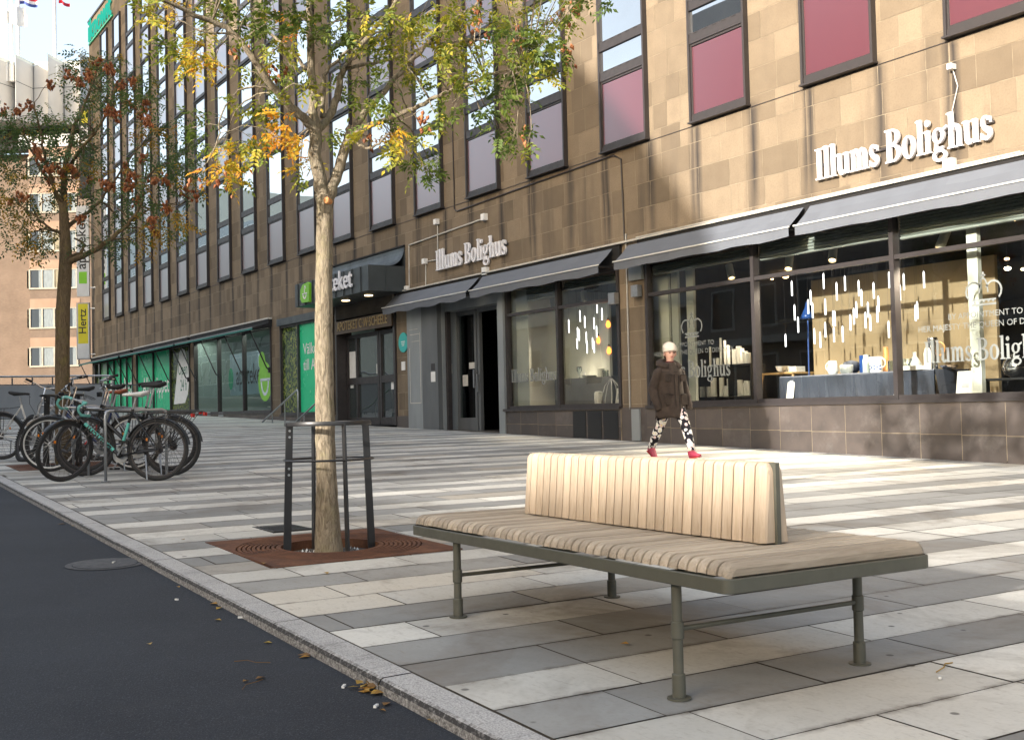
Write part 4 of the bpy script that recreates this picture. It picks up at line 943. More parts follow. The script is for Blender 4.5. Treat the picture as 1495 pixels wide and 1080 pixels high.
pot([(.07,0),(.07,.40),(.075,.41),(.065,.44),(.001,.45)], 1363, 540, 13.3, ZT, 'steel', 'coffee_press', 'tall polished coffee press with wooden handle on the navy table', 'coffee press', (.09, .28, 1, 'terracotta'))
pot([(.08,0),(.12,.03),(.13,.05),(.12,.05),(.08,.01),(.001,.01)], 1386, 536, 13.35, ZT, 'steel', 'steel_bowl', 'shallow steel bowl at the right end of the navy table', 'bowl')
# blue lamp, card, coat, jug at right
p = onY(1178, 460, 13.55); t = thing('floor_lamp', 'blue floor lamp with a trumpet shade behind the tube pendants', 'floor lamp', (p.x, 13.55, 1.032))
b = MB(); z = p.z - 1.032; b.lathe([(.012, z + .22), (.03, z + .12), (.09, z), (.11, z - .06), (.10, z - .055), (.02, z + .12)], n=18); b.build('shade', M['blue'], t, smooth=True)
b = MB(); b.tube([(0, 0, .02), (.02, 0, z + .22)], .012, 8); b.build('pole', M['blue'], t); b = MB(); b.lathe([(.16, 0), (.16, .018), (.02, .025)], n=18); b.build('base', M['blue'], t)
def card(px, py0, py1, Y, w, lb):
    p = onY(px, py1, Y); q = onY(px, py0, Y); h = q.z - 1.04
    b = MB(); b.rings([[(-w/2, -.03, 0), (w/2, -.03, 0), (w/2, .04, h), (-w/2, .04, h)], [(-w/2, -.022, 0), (w/2, -.022, 0), (w/2, .048, h), (-w/2, .048, h)]])
    for k in range(3): pass
    o = single(b, 'price_card', M['white'], lb, 'card', (0,0,0)); o.location = (p.x, Y, 1.036)
    c = MB(); c.box(-w*.3, w*.3, .0, .002, h * .9, h * .93); f = lambda v: -.03 + .07 * v
    c = MB()
    for v0, v1, s in ((.88, .91, .3), (.42, .72, .2), (.14, .16, .08)): c.face([(-w*s, f(v0) - .002, h*v0), (w*s, f(v0) - .002, h*v0), (w*s, f(v1) - .002, h*v1), (-w*s, f(v1) - .002, h*v1)])
    c.build('printing', M['cardgrey'], o)
M['cardgrey'] = pm('grey_print', (.45,.46,.48), None, 5, .7)
card(1410, 541, 580, 12.85, .27, 'white price card leaning in the window right of the navy table'); card(1154, 553, 585, 13.0, .14, 'narrow white card leaning against the end of the navy table'); card(1307, 571, 581, 12.75, .08, 'small white ticket at the foot of the window mullion'); card(1104, 577, 586, 12.75, .07, 'tiny white ticket in the corner under the candle shelf'); card(903, 566, 592, 12.8, .16, 'white card standing at the right corner of the smaller shop window')
pot([(.06,0),(.14,.05),(.17,.13),(.14,.22),(.06,.27),(.05,.30),(.001,.30)], 1484, 560, 13.2, 1.30, 'steel', 'glass_teapot', 'shiny round teapot on a dark stand at the right picture edge', 'teapot', None, [(-.1, 0, .2), (-.22, 0, .34)])
b = MB(); b.box(-.55, .9, -.25, .25, .235, .262); b.box(-.5, -.46, -.2, .2, 0, .235); b.box(.8, .84, -.2, .2, 0, .235); o = single(b, 'low_stand', M['black_metal'], 'low dark stand under the shiny teapot', 'stand', (0,0,0)); o.location = (onY(1478, 560, 13.2).x, 13.2, 1.034)
# smaller window: grey plinth with crockery
px0 = onY(822, 560, 13.9); b = MB(); b.box(-.95, 1.0, -.3, .3, 0, .62); o = single(b, 'display_plinth', M['grey_metal'], 'grey box plinth carrying crockery in the smaller shop window', 'plinth', (0,0,0)); o.location = (onY(866, 560, 13.9).x, 13.9, 1.033); Z1 = 1.654
pot([(.10,0),(.15,.03),(.16,.05),(.14,.05),(.001,.01)], 860, 545, 13.8, Z1, 'china', 'stacked_plates', 'stack of white plates in the middle of the grey plinth', 'plates'); pot([(.05,0),(.07,.07),(.06,.14),(.001,.15)], 856, 540, 13.95, Z1, 'china', 'china_pot', 'small white pot behind the stack of plates', 'pot'); pot([(.05,0),(.05,.24),(.045,.245),(.001,.25)], 865, 535, 14.05, Z1, 'blue', 'blue_bottle', 'blue bottle at the back of the grey plinth', 'bottle')
pot([(.08,0),(.08,.17),(.001,.18)], 877, 545, 13.8, Z1, 'cream', 'storage_jar', 'cream storage jar right of the white plates', 'jar'); pot([(.06,0),(.06,.30),(.05,.33),(.001,.33)], 876, 535, 14.0, Z1, 'candle', 'white_cylinder', 'tall white cylinder vase behind the cream jar', 'vase'); pot([(.05,0),(.02,.02),(.02,.10),(.06,.16),(.055,.24),(.001,.17)], 846, 545, 13.75, Z1, 'clear', 'wine_glass', 'stemmed glass on the left of the grey plinth', 'glass'); pot([(.06,0),(.065,.13),(.001,.14)], 884, 545, 13.7, Z1, 'clear', 'glass_box', 'clear glass beaker at the right end of the grey plinth', 'glass')
b = MB()
for k in range(10):
    a = 2*pi*k/10; b.tube([(.20*cos(a), .2*sin(a), 0), (.22*cos(a), .22*sin(a), .15), (.13*cos(a), .13*sin(a), .42), (.02*cos(a), .02*sin(a), .55)], .008, 4)
b.torus((0,0,.004), .2, .008, 'z', 20, 5)
o = single(b, 'wire_basket', M['zinc'], 'tall wire cage basket on the floor of the smaller shop window', 'basket', (0,0,0)); o.location = (onY(893, 575, 13.2).x, 13.2, 1.036)
pot([(.08,0),(.085,.28),(.07,.31),(.001,.32)], 874, 575, 13.1, 1.036, 'china', 'floor_vase', 'white vase on the floor beside the wire basket', 'vase')
# ------------------------------------------------------------------ bench
M['wood_seat'] = m_wood('weathered_oak_slat', (.425,.365,.29), (.33,.275,.21), (.20,.155,.115), (30, 2.2, 30), .22); M['wood_back'] = m_wood('pale_oak_slat', (.50,.405,.305), (.44,.345,.25), (.34,.25,.17), (40, 40, 2.6), .13)
def bench():
    cx, cy = -3.668, 2.907; g0 = gz(cx, cy); ang = -.036
    t = thing('bench', 'long timber slat bench with a central backrest on olive grey steel pipe legs', 'bench', (cx, cy, g0), ang)
    L, W = 2.235, .93; hx, hy = L / 2, W / 2
    def rr(hx, hy, r, n=6):
        P = []
        for sx, sy, a in ((1,1,0),(-1,1,90),(-1,-1,180),(1,-1,270)):
            for k in range(n + 1): q = radians(a + 90 * k / n); P.append((sx*(hx-r) + r*cos(q), sy*(hy-r) + r*sin(q)))
        return P
    z0, z1 = .461 - g0, .507 - g0
    O = rr(hx, hy, .035); I = rr(hx - .008, hy - .008, .03); J = rr(hx - .05, hy - .05, .01)
    b = MB(); e = .003
    O2 = rr(hx - e, hy - e, .033)
    b.rings([[(x, y, z0 + .006) for x, y in J], [(x, y, z0) for x, y in O2], [(x, y, z0 + e) for x, y in O], [(x, y, z1 - e) for x, y in O], [(x, y, z1) for x, y in O2], [(x, y, z1) for x, y in I], [(x, y, z0 + .008) for x, y in I]], cap0=False, cap1=False)
    for x in (-hx + .36, 0, hx - .29): b.box(x - .03, x + .03, -hy + .009, hy - .009, z0 + .01, z0 + .04)
    b.build('frame', M['olive'], t, smooth=True, angle=.5)
    # seat slats, rounded at both ends
    S = .555 - g0; zb = z1 + .006; n = 46; w = (L - .03) / n; r = random.Random(4)
    def prof(y0, y1, ins):
        P = []; h = S - zb; rad = .042
        for k in range(7): a = pi - (pi / 2) * k / 6; P.append((y0 + rad + (rad - ins) * cos(a), S - rad - ins * .3 + (rad) * sin(a) - ins * .7))
        for k in range(7): a = pi / 2 - (pi / 2) * k / 6; P.append((y1 - rad + (rad - ins) * cos(a), S - rad - ins * .3 + rad * sin(a) - ins * .7))
        P += [(y1 - ins, zb), (y0 + ins, zb)]
        return P
    s = MB()
    for k in range(n):
        x0 = -hx + .015 + k * w; g = .0046; end = k in (0, n - 1); j = r.uniform(-.0015, .0015)
        lay = [(x0 + g, .002), (x0 + g + .0016, 0), (x0 + w - g - .0016, 0), (x0 + w - g, .002)]
        if k == n - 1: lay = [(x0 + g, .004), (x0 + g + .003, 0), (x0 + w - .018, 0), (x0 + w - .006, .006), (x0 + w + .004, .02)]
        if k == 0: lay = [(x0 - .004, .02), (x0 + .006, .006), (x0 + .018, 0), (x0 + w - g - .003, 0), (x0 + w - g, .004)]
        s.rings([[(x, y, z + j) for y, z in prof(-hy + .012, hy - .012, i)] for x, i in lay], a=r.random())
    s.build('seat', M['wood_seat'], t, smooth=True, angle=.35)
    # backrest: two rows of upright slats on a steel spine
    bx0, bx1 = -.75, .85; top = .838 - g0; bz = S + .006; m = 29; bw = (bx1 - bx0) / m
    def bprof(side, ins, drop=0):
        yb, yt, yi = .064, .040, .0095; rad = .022; P = [(yi, bz), (yb - ins, bz)]
        for k in range(6): a = (pi / 2) * k / 5; P.append((yt - rad + (rad - ins) * cos(a) + .002 * (1 - k / 5), top - drop - rad + (rad - ins) * sin(a)))
        P.append((yi, top - drop - ins)); return [(side * y, z) for y, z in P]
    for side in (-1, 1):
        f = MB()
        for k in range(m):
            x0 = bx0 + k * bw; g = .0036; lay = [(x0 + g, .002), (x0 + g + .0018, 0), (x0 + bw - g - .0018, 0), (x0 + bw - g, .002)]
            if k == m - 1: lay = [(x0 + g, .002), (x0 + g + .0018, 0), (x0 + bw - .034, 0), (x0 + bw - .022, .001), (x0 + bw - .012, .004), (x0 + bw - .004, .009), (x0 + bw, .016)]
            if k == 0: lay = [(x0, .016), (x0 + .004, .009), (x0 + .012, .004), (x0 + .022, .001), (x0 + .034, 0), (x0 + bw - g - .003, 0), (x0 + bw - g, .003)]
            a = r.random(); f.rings([[(x, y, z) for y, z in bprof(side, i, i * 1.6 if i > .0045 or k in (0, m - 1) and i != .002 else 0)] for x, i in lay], a=a)
        f.build('backrest', M['wood_back'], t, smooth=True, angle=.35)
    sp = MB(); sp.box(bx0 - .010, bx1 + .012, -.009, .009, S - .03, top - .002); sp.build('spine', M['olive'], t)
    # legs
    for lx in (-.735, .815):
        for ly in (-.42, .42):
            wx = cx + lx * cos(ang) - ly * sin(ang); wy = cy + lx * sin(ang) + ly * cos(ang); gl_ = gz(wx, wy) - g0
            l = MB(); l.lathe([(.0175, gl_ + .004), (.0175, z0 + .02)], (lx, ly, 0), 18)
            for a, c, q in ((gl_ + .003, gl_ + .085, .0225), (.172, .232, .0215)): l.lathe([(q - .004, a), (q, a + .004), (q, c - .004), (q - .005, c)], (lx, ly, 0), 18)
            l.lathe([(.040, gl_ + .0005), (.040, gl_ + .006), (.02, gl_ + .007)], (lx, ly, 0), 18)
            l.build('leg', M['olive'], t, smooth=True, angle=.6)
        q = MB(); q.tube([(lx, -.40, .205), (lx, .40, .205)], .0085, 10); q.build('cross_rail', M['olive'], t, smooth=True, angle=.6)
bench()
# ------------------------------------------------------------------ tree pits
def frame_at(x, y): return Vector((x, y, gz(x, y)))
def grate(cx, cy, label):
    b = MB(); g0 = gz(cx, cy); P = lambda x, y, h: (x, y, gz(cx + x, cy + y) - g0 + h); H = .64; ri = .315; n = 48
    sq = []
    for k in range(n):
        a = 2*pi*k/n - KA * 0; c, s = cos(a), sin(a); f = H / max(abs(c), abs(s)); sq.append((c * f, s * f * .97))
    radii = [ri, ri + .02]
    R = ri + .03; hs = [.004, .004]
    rings = [[P(ri*cos(2*pi*k/n), ri*sin(2*pi*k/n), -.09) for k in range(n)], [P(ri*cos(2*pi*k/n), ri*sin(2*pi*k/n), .004) for k in range(n)]]
    while R < .60:
        for d, h in ((0, .004), (.002, -.012), (.010, -.012), (.012, .004)): rings.append([P((R+d)*cos(2*pi*k/n), (R+d)*sin(2*pi*k/n), h) for k in range(n)])
        R += .030
    rings.append([P(x, y, .004) for x, y in sq]); rings.append([P(x, y, -.02) for x, y in sq])
    # keep the concentric grooves inside the square
    b.rings(rings, cap0=False, cap1=False)
    o = b.build('tree_grate', M['rust']); o.location = (cx, cy, g0); tag(o, label, 'tree grate')
    s = MB(); r = random.Random(9); m = 14
    s.face([P((ri+.01)*cos(2*pi*k/n), (ri+.01)*sin(2*pi*k/n), -.055) for k in range(n)])
    for k in range(170):
        a = r.uniform(0, 2*pi); q = ri * sqrt(r.random()) * .97; x, y = q*cos(a), q*sin(a); d = r.uniform(.005, .013)
        u = s.pt(P(x, y, -.05 + d)); vv = [s.pt(P(x + d*cos(t+a), y + d*sin(t+a), -.056)) for t in (0, 1.57, 3.14, 4.71)]
        for i in range(4): s.fc((vv[i], vv[(i+1) % 4], u), 1 if r.random() < .25 else 0)
    s.build('soil', [M['soil'], M['china']], o)
    return o
TX, TY = -6.85, 2.955
grate(TX, TY, 'square rusted iron tree grate with concentric rings around the nearer tree')
def guard(cx, cy, h, rot, label):
    g0 = gz(cx, cy); t = thing('tree_guard', label, 'tree guard', (cx, cy, g0)); R0, R1 = .292, .262
    for k in range(4):
        a = rot + pi / 2 * k; d = Vector((cos(a), sin(a), 0)); w = Vector((-sin(a), cos(a), 0))
        b = MB(); f = lambda rad, z, s, q: d * (rad + q) + w * s + Vector((0, 0, z))
        b.rings([[f(R0, -.05, -.006, -.025), f(R0, -.05, .006, -.025), f(R0, -.05, .006, .025), f(R0, -.05, -.006, .025)], [f(R1, h, -.006, -.022), f(R1, h, .006, -.022), f(R1, h, .006, .022), f(R1, h, -.006, .022)]])
        b.build('post', M['black_metal'], t)
        if k != 2: continue
        q = MB()
        for z in (h - .05, h - .09, h * .70 - .05, h * .70 - .09):
            rad = R0 + (R1 - R0) * z / h; sg = -1 if w.dot(CAM - Vector((cx, cy, g0))) < 0 else 1; q.M = Matrix.Translation(f(rad, z, sg * .0065, 0)) @ (w * sg).to_track_quat('Z', 'Y').to_matrix().to_4x4(); q.lathe([(.008, 0), (.008, .004), (.001, .005)], n=8)
        q.build('bolt', M['zinc'], t)
    for z, rr in ((h - .008, R1 + .016), (h * .70, R1 + .028)):
        b = MB(); n = 48; ring = []
        for r_, zz in ((rr, z - .014), (rr + .004, z), (rr - .001, z + .014), (rr - .028, z + .012), (rr - .028, z)) if z > h * .9 else ((rr, z - .007), (rr + .006, z), (rr, z + .007), (rr - .006, z)):
            ring.append((r_, zz))
        ids = [[b.pt((r_*cos(2*pi*k/n), r_*sin(2*pi*k/n), zz)) for r_, zz in ring] for k in range(n)]
        for k in range(n):
            for j in range(len(ring)): b.fc((ids[k][j], ids[(k+1) % n][j], ids[(k+1) % n][(j+1) % len(ring)], ids[k][(j+1) % len(ring)]))
        b.build('ring', M['black_metal'], t, smooth=True, angle=.9)
guard(TX, TY, .80, radians(57.4 + 31), 'black steel guard of four posts and two rings around the nearer tree')

# ------------------------------------------------------------------ trees
LEAF1 = [(0, (.038,.070,.018)), (.3, (.10,.15,.03)), (.5, (.22,.25,.04)), (.68, (.46,.38,.045)), (.84, (.62,.34,.03)), (1, (.60,.22,.025))]
M['leaf1'] = m_leaf('autumn_leaf', LEAF1); M['leaf2'] = m_leaf('dark_green_leaf', [(0, (.045,.078,.036)), (.4, (.078,.13,.048)), (.62, (.13,.17,.045)), (.8, (.30,.21,.03)), (1, (.42,.20,.03))])
M['pod'] = m_leaf('papery_seed_pod', [(0, (.19,.06,.025)), (.5, (.36,.135,.055)), (1, (.48,.22,.10))], .3)
def leaf_spray(b, base, d, L, hue, r, pairs=5, size=.05):
    """one feathery compound leaf: a rib with paired leaflets, each its own small folded face pair"""
    d = d.normalized(); side = d.cross(Vector((0, 0, 1)))
    side = side.normalized() if side.length > .05 else Vector((1, 0, 0)); up = side.cross(d)
    tw = r.uniform(-.9, .9); side, up = side * cos(tw) + up * sin(tw), up * cos(tw) - side * sin(tw)
    for k in range(pairs * 2 + 1):
        f = .25 + .75 * (k // 2) / pairs if k < pairs * 2 else 1.0
        p = base + d * (L * f) + Vector((0, 0, -.22 * L * f * f))
        s = (1 if k % 2 else -1)
        q = (side * s * .85 + d * .5 + up * r.uniform(-.35, .25)) if k < pairs * 2 else d + Vector((0, 0, -.5))
        q = (q + Vector((0, 0, -.18))).normalized(); ln = size * r.uniform(.75, 1.2); wv = q.cross(up)
        wv = wv.normalized() * ln * .24 if wv.length > .01 else side * ln * .24
        h = min(max(hue + r.gauss(0, .07), 0), 1); lift = up * ln * .08
        i0 = b.pt(p); i1 = b.pt(p + q * ln * .45 + wv + lift); i2 = b.pt(p + q * ln); i3 = b.pt(p + q * ln * .45 - wv + lift); 
        b.fc((i0, i1, i2), None, h); b.fc((i0, i2, i3), None, h)
def pod_bunch(b, c, r, n=10, s=.045):
    for k in range(n):
        p = c + Vector((r.gauss(0, .03), r.gauss(0, .03), r.gauss(0, .035))); q = Vector((r.uniform(-.6, .6), r.uniform(-.6, .6), -1)).normalized(); u = q.orthogonal().normalized(); w = q.cross(u); ln = s * r.uniform(.8, 1.25); R = ln * .36; h = r.random()
        top = b.pt(p); bot = b.pt(p + q * ln); rg = [b.pt(p + q * ln * .38 + (u * cos(2*pi*j/3 + a) + w * sin(2*pi*j/3 + a)) * R) for j in range(3) for a in (0,)]
        mid = [b.pt(p + q * ln * .5 + (u * cos(2*pi*(j+.5)/3) + w * sin(2*pi*(j+.5)/3)) * R * .62) for j in range(3)]
        for j in range(3):
            b.fc((top, rg[j], mid[j]), None, h); b.fc((top, mid[j], rg[(j+1) % 3]), None, h); b.fc((bot, mid[j], rg[j]), None, h); b.fc((bot, rg[(j+1) % 3], mid[j]), None, h)
def limb_pts(pts, r0, r1, P, jit, r):
    out = []; rad = []
    n = len(pts); Q = [P(*p) for p in pts]
    for i in range(n - 1):
        for k in range(4):
            f = k / 4; a, c = Q[i], Q[i+1]
            p0 = Q[max(i-1, 0)]; p3 = Q[min(i+2, n-1)]
            v = .5 * ((2*a) + (c - p0) * f + (2*p0 - 5*a + 4*c - p3) * f*f + (3*a - p0 - 3*c + p3) * f**3)
            out.append(v + Vector((r.gauss(0, jit), r.gauss(0, jit), r.gauss(0, jit)))); t = (i + f) / (n - 1); rad.append(r0 + (r1 - r0) * t ** .8)
    out.append(Q[-1]); rad.append(r1); return out, rad
def twig(b, a, c, r0, r1, r, sag=.1, n=5):
    m = (a + c) / 2 + Vector((r.gauss(0, .05), r.gauss(0, .05), sag)); P = []
    for k in range(n + 1): f = k / n; P.append(a * (1-f)**2 + m * 2*f*(1-f) + c * f*f + Vector((r.gauss(0, .006), r.gauss(0, .006), r.gauss(0, .006))) * (1 if 0 < k < n else 0))
    b.tube(P, [r0 + (r1 - r0) * k / n for k in range(n + 1)], 5); return P

def near_tree():
    r = random.Random(31); base = Vector((TX, TY, gz(TX, TY) - .05)); dpt = (base - CAM).dot(_fw)
    t = thing('street_tree', 'slender lichen barked street tree with yellow, orange and green leaves in a black guard', 'tree', base)
    P = lambda x, y, dy=0: atD(x, y, dpt + dy) - base
    tr = MB()
    px = [(480, 812), (479, 780), (477.5, 740), (477, 700), (475, 640), (473.5, 560), (472.5, 480), (473, 400), (474, 340), (474, 300), (473, 284)]
    rd = [.098, .085, .073, .067, .063, .061, .058, .055, .053, .055, .06]
    pts = [P(*q) for q in px]; pts[0].z = -.03; fine = []; fr = []
    for i in range(len(pts) - 1):
        for k in range(4):
            f = k / 4; fine.append(pts[i].lerp(pts[i+1], f) + Vector((r.gauss(0, .0015), r.gauss(0, .0015), 0))); fr.append((rd[i] + (rd[i+1] - rd[i]) * f) * r.uniform(.985, 1.015))
    fine.append(pts[-1]); fr.append(rd[-1]); tr.tube(fine, fr, 20)
    limbs = [([(474, 296, 0), (466, 262, 0), (460, 225, -.02), (460, 190, -.03)], .046, .040), ([(478, 296, 0), (490, 262, .05), (501, 228, .1), (510, 200, .12), (512, 188, .13)], .040, .031),
     ([(460, 196, -.03), (458, 150, -.02), (454, 90, .02), (452, 30, .05), (450, -60, .1), (455, -190, .1)], .036, .012), ([(462, 192, -.02), (445, 176, -.1), (425, 157, -.2), (405, 134, -.3), (385, 108, -.38), (360, 72, -.45), (330, 40, -.5), (290, 25, -.6), (250, 6, -.7), (210, -10, -.8)], .034, .010),
     ([(463, 190, 0), (482, 168, .1), (492, 142, .15), (498, 115, .2), (505, 98, .22), (525, 68, .28), (548, 42, .34), (572, 12, .4), (600, -40, .5)], .031, .012), ([(470, 172, .05), (472, 130, .15), (476, 104, .2), (500, 82, .3), (530, 55, .4), (560, 45, .5)], .018, .007),
     ([(512, 194, .13), (532, 165, .2), (556, 140, .28), (585, 106, .35), (612, 78, .4), (645, 45, .5), (690, 10, .55), (730, -20, .6)], .025, .009), ([(513, 196, .13), (545, 182, .1), (580, 168, .05), (612, 155, 0), (642, 140, -.05), (675, 128, -.1), (720, 108, -.15), (770, 96, -.2)], .022, .007),
     ([(513, 200, .13), (524, 212, .05), (540, 216, 0), (556, 206, -.05), (570, 192, -.1)], .013, .005), ([(448, 100, 0), (425, 76, .1), (400, 54, .2), (365, 38, .3), (330, 28, .4)], .014, .006), ([(505, 100, .2), (545, 92, .3), (590, 80, .4), (640, 62, .5), (700, 60, .6), (760, 70, .7)], .014, .006), ([(404, 134, -.3), (380, 128, -.35), (350, 132, -.4), (325, 165, -.5), (318, 205, -.55), (302, 238, -.6)], .008, .003), ([(404, 136, -.3), (370, 140, -.2), (345, 160, -.1), (335, 190, 0)], .007, .003), ([(385, 108, -.38), (345, 55, -.4), (300, 48, -.45), (260, 30, -.5)], .010, .004)]
    LP = []
    for pp, a, c in limbs:
        q, rad = limb_pts(pp, a, c, P, .004, r); tr.tube(q, rad, 10); LP += list(zip(q, rad))
    k = MB(); k.M = Matrix.Translation(P(478, 293, -.055)) @ (Vector((.6, -.75, .1))).to_track_quat('Z', 'Y').to_matrix().to_4x4(); k.lathe([(.022, -.03), (.022, .012), (.018, .016), (.001, .016)], n=12); 
    lv = MB(); pd = MB()
    CL = [(285,75,38,.72,9),(262,95,30,.66,7),(305,100,25,.80,5),(250,60,18,.55,4),(243,75,18,.40,4),(300,50,30,.66,6),(330,20,40,.42,9),(370,15,40,.40,10),(410,20,45,.42,11),(450,10,45,.45,10),(370,45,30,.36,7),(430,45,30,.42,7),(405,70,28,.58,6),(420,30,18,.90,4),(230,30,26,.70,5),(215,5,26,.66,5),(250,5,26,.74,5),(300,5,30,.5,6),(400,150,24,.55,6),(385,170,22,.60,6),(405,195,26,.90,9),(425,205,18,.86,5),(380,210,24,.45,6),(360,222,26,.60,7),(335,232,26,.78,7),(320,250,22,.80,5),(345,262,20,.5,4),(312,215,16,.45,4),(300,180,16,.35,3),(285,170,18,.34,4),(280,190,14,.32,3),(440,200,14,.80,3),(438,235,16,.78,5),(448,258,10,.6,2),(480,190,12,.5,3),(335,145,12,.55,3),(390,110,18,.55,5),(365,105,14,.6,3),(430,105,22,.5,6),(442,125,14,.60,4),(480,50,30,.44,8),(500,20,40,.46,10),(540,25,40,.58,10),(575,40,36,.62,9),(610,30,36,.66,9),(545,65,28,.55,7),(590,75,26,.60,6),(520,110,24,.42,6),(560,110,24,.40,5),(495,130,20,.45,5),(550,165,24,.36,4),(535,150,18,.5,4),(572,200,22,.80,6),(590,215,24,.68,7),(600,235,16,.48,4),(575,180,14,.85,2),(625,228,20,.40,4),(632,258,16,.32,3),(618,190,18,.55,4),(640,170,18,.5,4),(630,50,36,.62,9),(660,30,40,.60,10),(700,20,44,.58,12),(740,30,44,.55,12),(780,25,40,.56,10),(810,30,34,.58,8),(830,20,20,.5,5),(655,75,36,.60,8),(690,70,36,.64,9),(725,80,36,.50,10),(745,110,34,.36,9),(775,70,36,.46,9),(800,75,34,.52,8),(770,105,30,.50,8),(795,105,24,.66,6),(740,140,26,.32,7),(760,55,30,.30,7),(815,60,20,.44,5),(712,130,22,.3,5),(700,160,22,.30,5),(735,190,26,.34,7),(755,205,22,.42,6),(770,212,12,.55,3),(650,115,26,.55,6),(660,150,18,.4,4),(685,110,24,.55,6),(500,60,20,.5,4),(600,110,20,.62,5),(620,130,18,.45,4),(560,140,18,.4,3),(530,200,12,.7,2)]
    for k2 in range(64): CL.append((r.uniform(150, 900), r.uniform(-330, -20), 45, r.choice((.35, .45, .55, .65)), 9))
    for (x, y, rad, hue, n) in CL:
        c0 = P(x, y, r.uniform(-.55, .55)) if y > -15 else P(x, y, r.uniform(-1.2, 1.2))
        nb = min(LP, key=lambda q: (q[0] - c0).length + (.25 if q[1] > .03 else 0))
        tp = twig(tr, nb[0], c0, min(nb[1] * .6, .007), .0022, r, .06)
        s = rad / 231.0
        for j in range(int(n * 2.3)):
            p = c0 + Vector((r.gauss(0, s * .40), r.gauss(0, s * .40), r.gauss(0, s * .40)))
            if j % 3 == 0: tr.tube([tp[-2], p], [.0022, .0012], 3)
            d = Vector((r.gauss(0, 1), r.gauss(0, 1), r.gauss(-.15, .5))); leaf_spray(lv, p, d, r.uniform(.08, .14), (hue if hue > .7 else hue - .09) + r.gauss(0, .06), r, r.choice((3, 4, 5)), .041)
    for x, y, n in ((408, 97, 10), (617, 172, 10), (697, 10, 9), (692, 40, 5), (712, 45, 8), (830, 75, 10), (843, 8, 12), (755, 58, 6), (765, 195, 5), (540, 200, 4), (315, 255, 6), (332, 262, 5), (290, 262, 6), (345, 70, 4), (820, 22, 6)):
        c0 = P(x, y, r.uniform(-.4, .2)); nb = min(LP, key=lambda q: (q[0] - c0).length); twig(tr, nb[0], c0 + Vector((0, 0, .05)), .004, .002, r, .05); pd = MB(); pod_bunch(pd, c0, r, n); pd.build('seed_pod_bunch', M['pod'], t)
    tr.build('trunk', M['bark'], t, smooth=True); k.build('pruned_stub', M['stub'], t)
    lv.build('crown', M['leaf1'], t)
M['stub'] = pm('cut_wood', (.58,.27,.10), (.48,.20,.07), 20, .8)
near_tree()
